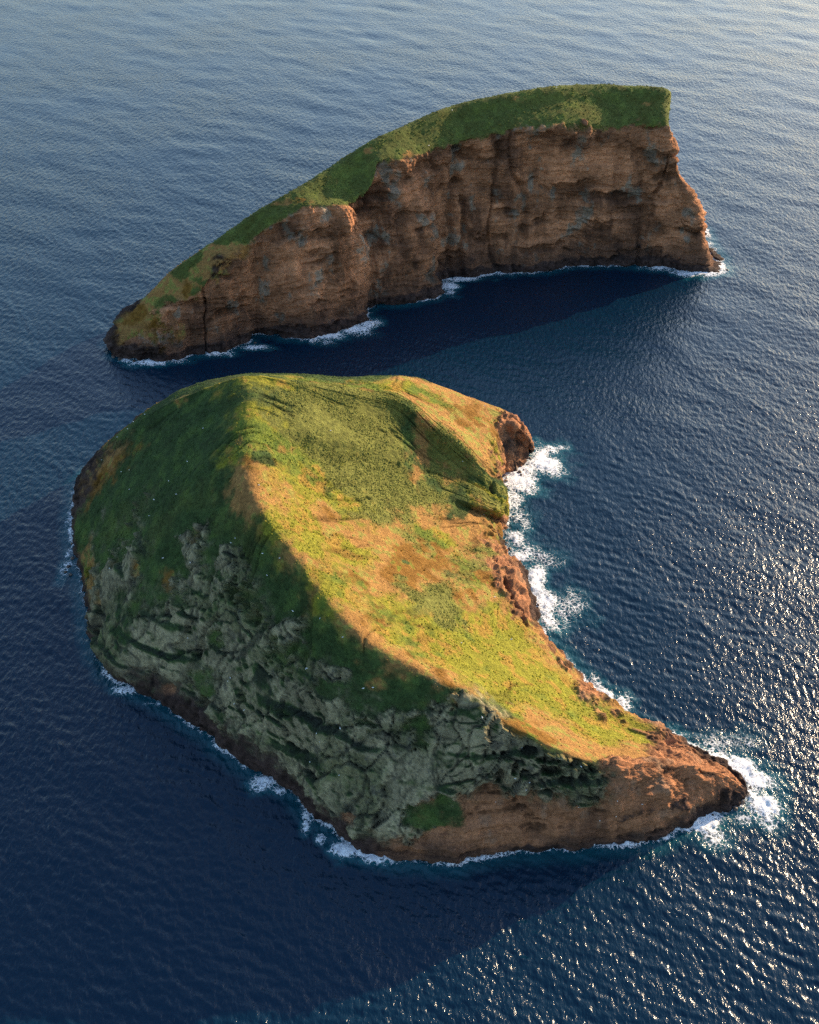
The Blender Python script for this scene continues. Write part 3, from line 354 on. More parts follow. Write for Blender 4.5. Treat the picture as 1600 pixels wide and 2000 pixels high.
def build_near():
    P, ku, kv = loft(NEAR, 860, 560, None, [1, 1.3, 1.2, 1.2, 1.2, 1.1, 1, 1, 1, 1, 1, 1])
    #        u c l l m u R i i i C c u
    # material number at every control point, numbered in the order of L
    rows = [[6,6,6,6,6,6,6,6,6,6,6,6,6],
            [6,6,6,6,6,6,6,6,6,6,6,6,6],
            [6,6,6,6,6,5,5,6,5,6,6,6,6],
            [6,6,6,5,5,5,5,5,5,6,6,6,6],
            [6,6,6,5,5,5,5,5,5,5,6,6,6],
            [6,6,5,5,5,5,5,5,5,5,6,6,6],
            [6,6,5,5,5,5,5,3,3,1,5,6,6],
            [6,6,5,5,4,4,3,3,1,1,3,6,6],
            [6,6,5,5,4,4,3,3,1,1,3,5,6],
            [6,6,5,5,4,4,3,3,1,1,3,5,6],
            [6,5,5,5,4,4,4,1,1,1,3,5,6],
            [6,5,5,5,4,4,3,1,1,1,3,5,6],
            [6,5,5,4,4,0,3,1,1,1,3,5,6],
            [6,6,6,4,4,0,3,1,1,1,5,6,6],
            [6,6,6,4,4,0,3,1,2,3,5,6,6],
            [6,6,6,4,4,0,1,3,3,2,5,6,6],
            [6,6,6,4,4,0,3,1,3,3,2,5,6],
            [6,6,6,4,4,0,1,1,3,3,3,3,6],
            [6,6,6,4,4,0,3,1,2,3,3,3,6],
            [6,6,4,4,0,0,3,1,2,2,3,5,6],
            [6,6,4,4,0,0,1,1,2,2,1,5,6],
            [6,6,3,4,0,0,1,2,2,2,2,1,6],
            [6,6,0,0,0,0,0,2,2,2,2,1,6],
            [6,6,6,3,0,0,1,2,2,2,1,1,6],
            [6,6,6,6,0,0,1,2,2,2,0,1,6],
            [6,6,6,3,0,0,0,2,2,2,2,1,6],
            [6,6,6,0,0,0,1,2,2,2,2,0,6],
            [6,6,3,0,0,0,1,1,2,2,0,0,5],
            [6,6,3,0,0,0,1,1,3,2,3,0,5],
            [6,6,3,0,0,0,1,1,3,3,1,3,5],
            [6,6,3,0,0,3,1,1,3,3,1,5,6],
            [6,6,3,3,3,3,1,1,3,3,1,5,6],
            [6,5,3,3,3,3,3,3,3,3,3,6,6],
            [6,5,3,3,3,3,3,3,3,3,5,6,6],
            [6,5,3,3,3,3,3,3,5,5,6,6,6],
            [6,6,6,5,5,3,3,5,5,6,6,6,6],
            [6,6,6,6,6,6,6,6,6,6,6,6,6]]
    L = 'gyosrbd'
    return P, ku, kv, rows, L
def near_full():
    P, ku, kv, rows, L = build_near()
    assert len(rows) == len(NEAR), (len(rows), len(NEAR))
    W = net(rows, L, ku, kv, P, .4, 18, 5); W = apply_patches(W, P, L, PATCH_NEAR); W = sharpen(W, P, 5, 7, 90, 1.0)
    N = grid_normals(P)
    if N[430, 280, 2] < 0: N = -N
    N = smooth_grid(N, 10); N /= np.linalg.norm(N, axis=2, keepdims=True) + 1e-9
    z = P[..., 2]; fade = ss(-5, 1, z)[..., None]
    g, y, o_, s, r, b, d = (W[..., i] for i in range(7))
    K = kv[None, :] + 0 * z
    coastal = (1 - ss(2.2, 3.4, K)) + ss(9.2, 10.2, K)
    edge = 1 - ss(0, .6, np.abs(K - 6))
    D = coastal * (fbm(P, (20, 20, 60), 4, 11) * 4.0 + fbm(P, (6, 6, 30), 3, 12, ridged=True) * 1.2)
    D += (b + d) * (fbm(P, (7, 7, 26), 4, 13, .55) * 2.4 + fbm(P, (50, 50, 3), 4, 14, .6) * .9)
    crag = fbm(P, (16, 16, 12), 6, 19, .6, ridged=True); D += b * (crag * 4.0 + fbm(P, (60, 60, 5), 4, 26, .6) * 1.6)
    inn = ss(9.2, 10.2, K) * (K < 12); D += inn * fbm(P, (17, 17, 40), 4, 20, .55, ridged=True) * 3.0
    D += d * fbm(P, 5, 4, 15, ridged=True) * 1.8
    # slabs of jointed rock: each tips outward down the slope and breaks off in a step
    dt = np.linalg.norm(np.diff(P, axis=1), axis=2); t = np.concatenate([np.zeros((P.shape[0], 1)), np.cumsum(dt, 1)], 1)
    iv = int(np.argmin(np.abs(kv - 4))); du = np.linalg.norm(np.diff(P[:, iv], axis=0), axis=1); sdist = np.concatenate([[0], np.cumsum(du)])[:, None] + 0 * t
    st = np.stack([sdist + t * .25, -t, 0 * t], -1)
    wp = np.stack([fbm(P, 22, 4, 16), fbm(P, 22, 4, 17), 0 * t], -1)
    st1 = st + wp * 11; st2 = st + wp * 5 + 1.6 * np.stack([fbm(P, 5, 2, 18), fbm(P, 5, 2, 19), 0 * t], -1)
    f1, f2, idv, ox, oy = cells(st1, (13, 27, 50), 23); g1, g2, idw, px, py = cells(st2, (5.5, 10, 50), 29)
    h1, h2, idx_, qx, qy = cells(st2, (2.6, 4.5, 50), 39)
    joint = 1 - ss(0, .09, f2 - f1); joint2 = 1 - ss(0, .10, g2 - g1)
    slab = (idv - .5) * 5 + oy * -2.6 + ox * (idv * 2 - 1) * 3.5 - joint * 1.3 + (idw - .5) * 2.0 - py * 1.3 + px * (idw * 2 - 1) * 1.4 - joint2 * .6 + (idx_ - .5) * .6 - qy * .3
    ph = (t + 9 * fbm(P, 45, 3, 24) + sdist * .12) / 21.; saw = ph - np.floor(ph); step = ss(0, .78, saw) - ss(.86, 1., saw)
    band = ss(-.3, .2, fbm(P, 50, 3, 25))
    D += r * (step - .5) * 3.6 * band
    h3 = 1 - ss(0, .10, h2 - h1)
    D += r * (slab * ss(-.55, .1, fbm(P, 34, 3, 30)) + fbm(P, (2.2, 2.2, 9), 3, 33) * .7 + fbm(P, (30, 30, 30), 3, 34) * 3)
    gr = g + y + o_ + s
    gl = np.abs(fbm(np.stack([sdist + 10 * fbm(P, 30, 3, 27), t * .22, 0 * t], -1), 26, 3, 46)); gully = (1 - ss(0, .075, gl)) * ss(-.1, .35, fbm(P, 40, 2, 47)) * gr
    D -= gully * 1.3
    D += gr * (fbm(P, 24, 3, 35) * 1.2 + fbm(P, 6, 3, 36) * .45 + (.55 * o_ + .35 * y + .3 * g + .12 * s) * np.abs(fbm(P, 2.4, 3, 37)) * 1.6)
    face = (K > 1.5) * (K < 6)
    D += face * (ss(.3, .7, r) * 2.6 - b * 2.2)
    pit = 0 * D
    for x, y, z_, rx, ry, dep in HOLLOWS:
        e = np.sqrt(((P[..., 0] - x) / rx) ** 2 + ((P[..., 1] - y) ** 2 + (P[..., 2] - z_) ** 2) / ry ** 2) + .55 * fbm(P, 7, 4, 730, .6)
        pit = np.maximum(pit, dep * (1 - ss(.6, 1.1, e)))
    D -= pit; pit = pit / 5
    P2 = P + N * D[..., None] * (.2 + .8 * fade)
    C = colour(P, W, L, 300, .3)
    C = C * (1 - (b * .72 * ss(-.2, .3, -crag + .5 * fbm(P, (40, 40, 2.5), 4, 79)))[..., None])  # low spots of the brown cliff darkened to paint in relief shading
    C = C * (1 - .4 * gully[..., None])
    # turf holds on wherever the broken rock is flat enough
    N2 = grid_normals(P2); N2 = N2 * np.sign((N2 * N).sum(2, keepdims=True)); N2 = smooth_grid(N2, 2)
    flat = N2[..., 2] - N[..., 2] + .25 * fbm(P, 7, 3, 75) + .3 * fbm(P, 40, 3, 76)
    n6 = fbm(P, 4, 3, 77)[..., None]
    turf = np.array([.032, .06, .017]) * (1 + .4 * n6)
    moss = np.array([.085, .11, .028]) * (1 + .3 * n6)
    C = lerp(C, moss, (r * ss(-.08, .12, flat) * .5)[..., None])
    C = lerp(C, turf, (r * ss(.06, .2, flat))[..., None])
    C = lerp(C, np.array([.05, .035, .022]), (ss(.3, .9, pit) * .7)[..., None])  # hollow interiors darkened, shade added to the albedo
    C = lerp(C, np.array([.03, .032, .022]), (r * np.maximum(np.maximum(joint, joint2 * .7), h3 * .55 * ss(-.3, .3, fbm(P, 15, 2, 78))) * .8)[..., None])
    C = C * (1 + (r * (idw - .5) * .5 + r * (idv - .5) * .4)[..., None])
    C = lerp(C, np.array([.04, .04, .03]), (r * band * ss(.84, .95, saw) * .6)[..., None])
    C = lerp(C, np.array([.045, .03, .024]), (ss(10, 2, z + 7 * fbm(P, 15, 3, 71)) * (K < 6) * (b + r) * .8)[..., None])
    slab_id = np.round(idv * 1e6).astype(np.int64); slab_id[(r < .55) | (N[..., 1] > .3)] = -1
    return P, P2, W, N, C, slab_id
def build_near_all():
    P, P2, W, N, C, sid = near_full()
    rocky = W[..., 4] + W[..., 5] * .4
    F = np.zeros(P2.shape[:2], int); F[W[..., :3].sum(2) > .5] = 1
    ids, cnt = np.unique(sid[sid >= 0], return_counts=True)
    ids = ids[np.argsort(-cnt)][:260]; cnt = np.sort(cnt)[::-1][:260]; ids = ids[cnt > 90]
    for k, i_ in enumerate(ids): F[(sid == i_) & (F == 0)] = 10 + k
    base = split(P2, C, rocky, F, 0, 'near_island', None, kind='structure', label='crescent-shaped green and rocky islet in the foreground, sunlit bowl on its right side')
    split(P2, C, rocky, F, 1, 'turf', base, kind='stuff')
    for k in range(len(ids)): split(P2, C, rocky, F, 10 + k, 'rock_slab', base)
    return P2, W, N, C
farP, farW, farC, farN = build_far()
nearP, nearW, nearN, nearC = build_near_all()
# ------------------------------------------------------------------ the sea
def fft_tile(N, L, lo, hi, wind_deg, spread, slope, seed):
    rs = np.random.RandomState(seed)
    k = np.fft.fftfreq(N, L / N) * 2 * np.pi; kx, ky = np.meshgrid(k, k, indexing='ij'); kk = np.hypot(kx, ky) + 1e-9
    wx, wy = math.cos(R(wind_deg)), math.sin(R(wind_deg))
    c = np.abs((kx * wx + ky * wy) / kk)
    lam = 2 * np.pi / kk
    A = kk ** -2.0 * (c ** spread) * ss(lo * .6, lo, lam) * (1 - ss(hi, hi * 1.7, lam))
    h = np.fft.ifft2(A * (rs.randn(N, N) + 1j * rs.randn(N, N))).real
    sx = np.gradient(h, L / N, axis=0); h *= slope / (sx.std() + 1e-12)
    return h.astype(np.float32)
def tile_sample(T, L, x, y, rot):
    N = T.shape[0]; c, s = math.cos(R(rot)), math.sin(R(rot))
    u = ((x * c + y * s) / L * N) % N; v = ((-x * s + y * c) / L * N) % N
    i, j = u.astype(int), v.astype(int); a, b = u - i, v - j; i %= N; j %= N; i1, j1 = (i + 1) % N, (j + 1) % N
    return T[i, j] * (1 - a) * (1 - b) + T[i1, j] * a * (1 - b) + T[i, j1] * (1 - a) * b + T[i1, j1] * a * b
T_SWELL = fft_tile(512, 640., 14, 60, 45, 3, .020, 3)
T_CHOP = fft_tile(512, 250., 3.0, 8, 52, 2, .085, 4)
T_FINE = fft_tile(512, 121., 1.3, 3.5, 40, 1, .06, 6)
FOAM = [(99.2, 705.6, 16.2, 17.3, 1), (80.9, 681.5, 15.8, 16.5, 1), (104.5, 692.4, 11.4, 13.0, 0.7), (73.4, 654.9, 8.8, 10.9, 0.6), (76.2, 634.1, 10.8, 13.9, 0.45), (73.1, 611.4, 9.8, 13.3, 0.7), (74.1, 592.4, 10.3, 8.6, 0.8), (89.4, 589.7, 13.8, 11.7, 0.35), (83.3, 566.3, 7.4, 17.2, 0.85), (87.9, 544.1, 11.8, 14.5, 0.8), (87.0, 527.5, 8.4, 11.2, 0.9), (98.1, 541.7, 14.7, 16.9, 0.4), (83.5, 518.3, 4.5, 4.6, 0.8), (115.2, 462.5, 6.6, 10.6, 0.9), (121.9, 456.5, 6.5, 10.5, 0.6), (110.8, 474.8, 3.6, 6.7, 0.4), (147.1, 431.5, 8.1, 8.4, 1), (155.8, 424.1, 8.6, 5.2, 0.9), (168.8, 417.9, 8.5, 5.9, 1), (181.7, 412.1, 13.0, 8.8, 0.95), (190.1, 401.6, 11.1, 10.0, 0.95), (187.4, 388.0, 11.5, 13.1, 0.95), (175.3, 378.0, 8.1, 6.1, 0.6), (188.6, 377.4, 10.2, 10.1, 0.35), (157.6, 377.4, 11.3, 7.4, 0.95), (159.3, 366.1, 8.0, 7.9, 0.55), (130.2, 366.4, 6.9, 2.6, 0.7), (100.1, 359.8, 7.9, 1.6, 0.5), (78.8, 358.3, 5.3, 1.3, 0.5), (65.8, 359.8, 4.2, 1.6, 0.4), (178.4, 429.6, 17.3, 8.3, 0.3), (-28.9, 357.7, 11.0, 3.9, 0.95), (-16.9, 352.1, 11.5, 3.8, 1), (-23.1, 357.7, 4.7, 3.9, 1), (-78.4, 401.6, 7.2, 5.7, 0.85), (-70.4, 395.7, 5.5, 4.2, 0.75), (-53.9, 378.0, 2.7, 8.8, 0.7), (-46.4, 364.5, 3.2, 4.6, 0.7), (-121.5, 444.0, 6.4, 3.9, 0.8), (-113.3, 437.1, 4.1, 3.1, 0.6), (-166.0, 469.8, 7.8, 3.3, 0.7), (-146.0, 458.5, 7.7, 2.4, 0.6), (-90.2, 413.2, 3.4, 2.9, 0.5), (-238.6, 640.0, 2.5, 22.3, 0.5), (-228.2, 580.2, 4.4, 11.5, 0.6), (-230.0, 595.0, 3.1, 8.6, 0.5), (-239.6, 681.5, 2.6, 7.6, 0.6), (-197.2, 516.0, 1.9, 4.6, 0.6), (-221.2, 845.7, 19.1, 6.8, 0.9), (-241.4, 849.1, 7.0, 5.1, 0.7), (-195.6, 848.2, 8.7, 5.1, 0.6), (-166.9, 861.1, 15.8, 4.4, 0.7), (-132.7, 869.8, 13.3, 4.4, 0.8), (-72.0, 891.3, 18.0, 7.4, 0.9), (-82.9, 885.8, 9.0, 7.3, 0.5), (-71.4, 880.5, 8.0, 9.0, 0.4), (-50.0, 904.1, 12.7, 7.5, 0.8), (-35.7, 913.5, 9.2, 8.6, 0.8), (-45.2, 896.7, 13.6, 8.3, 0.35), (-14.2, 954.2, 16.0, 4.1, 0.6), (36.7, 984.9, 9.7, 8.5, 0.9), (38.3, 972.4, 8.6, 8.4, 0.6), (48.8, 1000.7, 21.5, 4.4, 0.8), (88.6, 1011.5, 19.7, 3.3, 0.6), (128.9, 1022.5, 19.8, 3.4, 0.7), (174.3, 1029.1, 29.9, 3.4, 0.5), (230.7, 1032.5, 6.0, 8.0, 0.9), (243.1, 1023.6, 17.9, 9.0, 0.9), (266.3, 1014.8, 17.8, 8.9, 0.7), (288.5, 1014.8, 14.8, 10.0, 0.9), (302.1, 1025.8, 9.9, 11.3, 1), (217.0, 939.3, 0.0, 0.1, 0), (-251.0, 939.3, 2.8, 6.0, 0.6)]
def dist_to_coast(x, y):
    """distance to the islands' waterline, on a coarse map"""
    pts = []
    for Q in (farP, nearP):
        m = np.abs(Q[..., 2]) < .8; q = Q[m][:, :2]; pts.append(q[:: max(1, len(q) // 9000)])
    pts = np.concatenate(pts)
    out = np.full(x.shape, 99., np.float32)
    B = 6.; bx = np.floor(pts[:, 0] / B).astype(int); by = np.floor(pts[:, 1] / B).astype(int)
    from collections import defaultdict
    cell = defaultdict(list)
    for i, (a, b_) in enumerate(zip(bx, by)):
        for da in (-2, -1, 0, 1, 2):
            for db in (-2, -1, 0, 1, 2): cell[(a + da, b_ + db)].append(i)
    fx = np.floor(x / B).astype(int); fy = np.floor(y / B).astype(int)
    key = (fx + 5000) * 20000 + fy + 5000; order = np.argsort(key, kind='stable'); ks = key[order]
    starts = np.flatnonzero(np.r_[True, ks[1:] != ks[:-1]]); ends = np.r_[starts[1:], len(ks)]
    for a, e in zip(starts, ends):
        kq = ks[a]; c = cell.get((int(kq // 20000) - 5000, int(kq % 20000) - 5000))
        if c:
            ii = order[a:e]; pp = pts[c]
            out[ii] = np.sqrt(((x[ii][:, None] - pp[None, :, 0]) ** 2 + (y[ii][:, None] - pp[None, :, 1]) ** 2).min(1))
    return out
def sea_mat():
    m, n, l, b = new_mat('sea_water')
    geo = n.new('ShaderNodeNewGeometry')
    at = n.new('ShaderNodeAttribute'); at.attribute_name = 'aerated'
    mx = n.new('ShaderNodeMixRGB'); l.new(at.outputs['Fac'], mx.inputs[0])
    mx.inputs[1].default_value = (.0002, .0140, .033, 1); mx.inputs[2].default_value = (.02, .17, .19, 1)
    l.new(mx.outputs[0], b.inputs['Base Color'])
    b.inputs['IOR'].default_value = 1.34; b.inputs['Roughness'].default_value = .17
    big = n.new('ShaderNodeTexNoise'); big.inputs['Scale'].default_value = .0055; big.inputs['Detail'].default_value = 4; l.new(geo.outputs['Position'], big.inputs['Vector'])
    wr = n.new('ShaderNodeMapRange'); wr.inputs[1].default_value = .35; wr.inputs[2].default_value = .65; wr.inputs[3].default_value = .8; wr.inputs[4].default_value = 1.4; l.new(big.outputs[0], wr.inputs[0])
    mp = n.new('ShaderNodeMapping'); mp.inputs['Rotation'].default_value = (0, 0, R(-45)); mp.inputs['Scale'].default_value = (1, .5, 1)
    l.new(geo.outputs['Position'], mp.inputs[0])
    w = n.new('ShaderNodeTexNoise'); w.inputs['Scale'].default_value = .30; w.inputs['Detail'].default_value = 5; w.inputs['Roughness'].default_value = .55
    l.new(mp.outputs[0], w.inputs['Vector'])
    bp = n.new('ShaderNodeBump'); bp.inputs['Strength'].default_value = 1; bp.inputs['Distance'].default_value = .95; l.new(wr.outputs[0], bp.inputs['Distance'])
    l.new(w.outputs[0], bp.inputs['Height']); l.new(bp.outputs[0], b.inputs['Normal'])
    return m
def foam_mat():
    m, n, l, b = new_mat('sea_foam')
    geo = n.new('ShaderNodeNewGeometry'); at = n.new('ShaderNodeAttribute'); at.attribute_name = 'foam'
    a = n.new('ShaderNodeTexNoise'); a.inputs['Scale'].default_value = .30; a.inputs['Detail'].default_value = 8; a.inputs['Roughness'].default_value = .74; a.inputs['Distortion'].default_value = 1.6
    l.new(geo.outputs['Position'], a.inputs['Vector'])
    a2 = n.new('ShaderNodeTexNoise'); a2.inputs['Scale'].default_value = 1.3; a2.inputs['Detail'].default_value = 4; a2.inputs['Roughness'].default_value = .7
    l.new(geo.outputs['Position'], a2.inputs['Vector'])
    mz = n.new('ShaderNodeMath'); mz.operation = 'MULTIPLY_ADD'; l.new(a2.outputs[0], mz.inputs[0]); mz.inputs[1].default_value = .45; l.new(a.outputs[0], mz.inputs[2])
    dv = n.new('ShaderNodeVectorMath'); dv.operation = 'MULTIPLY_ADD'; l.new(a2.outputs[1], dv.inputs[0]); dv.inputs[1].default_value = (2.2, 2.2, 0); l.new(geo.outputs['Position'], dv.inputs[2])
    vo = n.new('ShaderNodeTexVoronoi'); vo.feature = 'DISTANCE_TO_EDGE'; vo.inputs['Scale'].default_value = .36; l.new(dv.outputs[0], vo.inputs['Vector'])
    lc = n.new('ShaderNodeMapRange'); lc.inputs[1].default_value = 0; lc.inputs[2].default_value = .16; lc.inputs[3].default_value = .17; lc.inputs[4].default_value = -.03; l.new(vo.outputs[0], lc.inputs[0])
    ml = n.new('ShaderNodeMath'); ml.operation = 'ADD'; l.new(mz.outputs[0], ml.inputs[0]); l.new(lc.outputs[0], ml.inputs[1])
    ad = n.new('ShaderNodeMath'); ad.operation = 'MULTIPLY_ADD'; l.new(at.outputs['Fac'], ad.inputs[0]); ad.inputs[1].default_value = .60; l.new(ml.outputs[0], ad.inputs[2])
    mr = n.new('ShaderNodeMapRange'); mr.inputs[1].default_value = 1.02; mr.inputs[2].default_value = 1.25; l.new(ad.outputs[0], mr.inputs[0])
    bp = n.new('ShaderNodeBump'); bp.inputs['Distance'].default_value = 1.2; l.new(mz.outputs[0], bp.inputs['Height']); l.new(bp.outputs[0], b.inputs['Normal'])
    l.new(mr.outputs[0], b.inputs['Alpha'])
    b.inputs['Base Color'].default_value = (.82, .85, .87, 1); b.inputs['Roughness'].default_value = .8
    return m
def build_sea():
    P_, F_ = R(38), 1000 / math.tan(R(24))
    pys = np.linspace(2070, -40, 740); dep = P_ - np.arctan((1000 - pys) / F_)
    r = 500 / np.tan(dep)
    r = np.concatenate([[8, 60, 120, 170], r, r[-1] * 1.25 ** np.arange(1, 17)])
    azm = np.interp(r, [220, 400, 900, 2600], [41, 31, 24, 21.5])
    nf = 620; s = np.linspace(-1, 1, nf); co = np.linspace(0, 1, 16)[1:]
    az = np.concatenate([np.stack([-(a + (180 - a) * co[::-1][1:] ** 1.0) for a in azm]) if False else -(azm[:, None] + (180 - azm[:, None]) * co[::-1][None, 1:]), azm[:, None] * s[None, :], azm[:, None] + (180 - azm[:, None]) * co[None, :]], 1)
    x = r[:, None] * np.sin(np.radians(az)); y = r[:, None] * np.cos(np.radians(az))
    sw = tile_sample(T_SWELL, 640., x, y, 0) + tile_sample(T_SWELL, 900., x, y, 33) * .6
    ch = tile_sample(T_CHOP, 250., x, y, 9); fi = tile_sample(T_FINE, 121., x, y, -13)
    sp = np.gradient(r)[:, None]
    azs = np.gradient(az, axis=1) * r[:, None] * .01745
    sp = np.maximum(sp, azs)
    zz = sw * (1 - ss(15, 30, sp)) + ch * (1 - ss(4, 9, sp)) + fi * (1 - ss(1.2, 2.4, sp))
    xr, yr = x.ravel(), y.ravel()
    near = (np.abs(xr) < 330) & (yr > 300) & (yr < 1150)
    dc = np.full(xr.shape, 99., np.float32); ii = np.flatnonzero(near); dc[ii] = dist_to_coast(xr[ii], yr[ii])
    p3 = np.stack([xr[ii], yr[ii], 0 * xr[ii]], -1)
    f = np.zeros(xr.shape); aer = np.zeros(xr.shape)
    lump = fbm(p3, 22, 3, 400); wig = fbm(p3, 12, 5, 410, .6)
    fl = (1 - ss(.3, 3.2 + 2.5 * np.clip(lump, -.5, 1), dc[ii])) * (.52 + .55 * lump)
    ae = (1 - ss(2, 12, dc[ii])) * .25
    for (bx, by, rx, ry, st) in FOAM:
        if st <= 0: continue
        e = np.sqrt(((p3[:, 0] - bx) / rx) ** 2 + ((p3[:, 1] - by) / ry) ** 2) + wig * .9
        fl = np.maximum(fl, (1 - ss(.1, 1.6, e)) * (.25 + .75 * st)); ae = np.maximum(ae, (1 - ss(.5, 1.9, e)) * .6 * st)
    f[ii] = np.clip(fl, 0, 1); aer[ii] = ae
    zz = zz * 1.0
    P = np.stack([x, y, zz], -1)
    me = mesh_from_grid('sea', P); fattr(me, 'aerated', aer)
    link('sea', me, sea_mat(), kind='structure')
    # foam floating on the sea: the same surface, just above it
    nr, nc = x.shape; fm = f.reshape(nr, nc) > .1
    idx = np.arange(nr * nc).reshape(nr, nc)
    q = np.stack([idx[:-1, :-1], idx[1:, :-1], idx[1:, 1:], idx[:-1, 1:]], -1).reshape(-1, 4)
    keep = (fm[:-1, :-1] | fm[1:, 1:]).ravel(); q = q[keep]
    u, inv = np.unique(q, return_inverse=True); q = inv.reshape(-1, 4)
    co = P.reshape(-1, 3)[u].copy(); fu = f[u]
    lift = fbm(np.stack([co[:, 0], co[:, 1], 0 * co[:, 0]], -1), 2.5, 3, 420)
    co[:, 2] += .12 + ss(.45, .8, fu) * (.5 + lift * .8)
    fm_ = bpy.data.meshes.new('surf_foam'); fill(fm_, co, q); fattr(fm_, 'foam', fu)
    link('surf_foam', fm_, foam_mat(), kind='stuff')
build_sea()
# ------------------------------------------------------------------ low shrubs and tussocks
def shrub_tree():
    ng = bpy.data.node_groups.new('low_shrubs', 'GeometryNodeTree'); n, l = ng.nodes, ng.links
    ng.interface.new_socket('Geometry', in_out='INPUT', socket_type='NodeSocketGeometry')
    ng.interface.new_socket('Geometry', in_out='OUTPUT', socket_type='NodeSocketGeometry')
    gi, go = n.new('NodeGroupInput'), n.new('NodeGroupOutput')
    ico = n.new('GeometryNodeMeshIcoSphere'); ico.inputs['Radius'].default_value = 1; ico.inputs['Subdivisions'].default_value = 1
    sm = n.new('GeometryNodeSetMaterial'); sm.inputs['Material'].default_value = M_SHRUB
    ip = n.new('GeometryNodeInstanceOnPoints'); sc = n.new('GeometryNodeInputNamedAttribute'); sc.data_type = 'FLOAT_VECTOR'; sc.inputs[0].default_value = 'size'
    rv = n.new('FunctionNodeRandomValue'); rv.data_type = 'FLOAT_VECTOR'; rv.inputs[0].default_value = (-.5, -.5, 0); rv.inputs[1].default_value = (.5, .5, 6.28)
    l.new(ico.outputs['Mesh'], sm.inputs[0]); l.new(gi.outputs[0], ip.inputs['Points']); l.new(sm.outputs[0], ip.inputs['Instance'])
    l.new(sc.outputs['Attribute'], ip.inputs['Scale']); l.new(rv.outputs[0], ip.inputs['Rotation']); l.new(ip.outputs[0], go.inputs[0])
    return ng
M_SHRUB, _n, _l, _b = new_mat('shrub_leaves')
_a = _n.new('ShaderNodeAttribute'); _a.attribute_type = 'INSTANCER'; _a.attribute_name = 'tint'; _l.new(_a.outputs['Color'], _b.inputs['Base Color']); _b.inputs['Roughness'].default_value = 1; _b.inputs['Specular IOR Level'].default_value = .1
SHRUBS = shrub_tree()
def scatter(P, wgt, C, N, count, lo, hi, seed):
    rs = np.random.RandomState(seed)
    a = np.linalg.norm(np.cross(np.gradient(P, axis=0), np.gradient(P, axis=1)), axis=2)
    p = (wgt * a * (P[..., 2] > 4)).ravel(); p /= p.sum()
    k = rs.choice(len(p), count, p=p)
    sz = lo + (hi - lo) * rs.rand(count) ** 2.2
    pos = P.reshape(-1, 3)[k] + rs.uniform(-.4, .4, (count, 3)) * [1, 1, 0]; pos[:, 2] += sz * .1
    col = C.reshape(-1, 3)[k] * (.8 + .5 * rs.rand(count, 1))
    me = bpy.data.meshes.new('low_shrubs'); me.vertices.add(count); me.vertices.foreach_set('co', pos.astype(np.float32).ravel())
    v = me.attributes.new('size', 'FLOAT_VECTOR', 'POINT'); v.data.foreach_set('vector', np.stack([sz, sz, sz * .5], -1).astype(np.float32).ravel())
    cattr(me, 'tint', col)
    o = link('low_shrubs', me, M_SHRUB, kind='stuff'); m = o.modifiers.new('plants', 'NODES'); m.node_group = SHRUBS
veg = nearW[..., 2] * 1.6 + nearW[..., 1] * .4 + nearW[..., 0] * .4 + nearW[..., 3] * .05
scatter(nearP, veg * ss(-.5, .3, fbm(nearP, 14, 3, 811)), nearC, nearN, 40000, .2, .7, 21)
scatter(farP, farW[..., 0] + .2 * farW[..., 1], farC, farN, 9000, .3, 1.1, 22)
# ------------------------------------------------------------------ boulders in the surf and gulls on the slopes
M_ROCK, _n, _l, _b = new_mat('wet_basalt')
_t = _n.new('ShaderNodeTexNoise'); _t.inputs['Scale'].default_value = 1.5; _r = ramp(_n, [(.3, (.03, .022, .018)), (.7, (.11, .075, .055))]); _l.new(_t.outputs[0], _r.inputs[0]); _l.new(_r.outputs[0], _b.inputs['Base Color']); _b.inputs['Roughness'].default_value = .6
M_PALE, _n, _l, _b = new_mat('pale_boulder_stone')
_t = _n.new('ShaderNodeTexNoise'); _t.inputs['Scale'].default_value = 1.2; _r = ramp(_n, [(.3, (.16, .11, .08)), (.7, (.42, .36, .30))]); _l.new(_t.outputs[0], _r.inputs[0]); _l.new(_r.outputs[0], _b.inputs['Base Color']); _b.inputs['Roughness'].default_value = .85
def boulder_mesh(seed, mat):
    import bmesh
    bm = bmesh.new(); bmesh.ops.create_icosphere(bm, subdivisions=3, radius=1)
    co = np.array([v.co[:] for v in bm.verts]); rs = np.random.RandomState(seed)
    for _ in range(9):                                   # chop flat faces
        d = rs.randn(3); d /= np.linalg.norm(d); h = .55 + .3 * rs.rand(); k = co @ d; co = co - np.clip(k - h, 0, None)[:, None] * d
    co = co * (1 + .12 * fbm(co + seed * 3.1, .7, 3, seed)[:, None])
    for v, c in zip(bm.verts, co): v.co = c
    me = bpy.data.meshes.new('boulder'); bm.to_mesh(me); bm.free(); me.materials.append(mat); return me
BM = [boulder_mesh(3 + i, M_ROCK) for i in range(4)] + [boulder_mesh(13 + i, M_PALE) for i in range(4)]
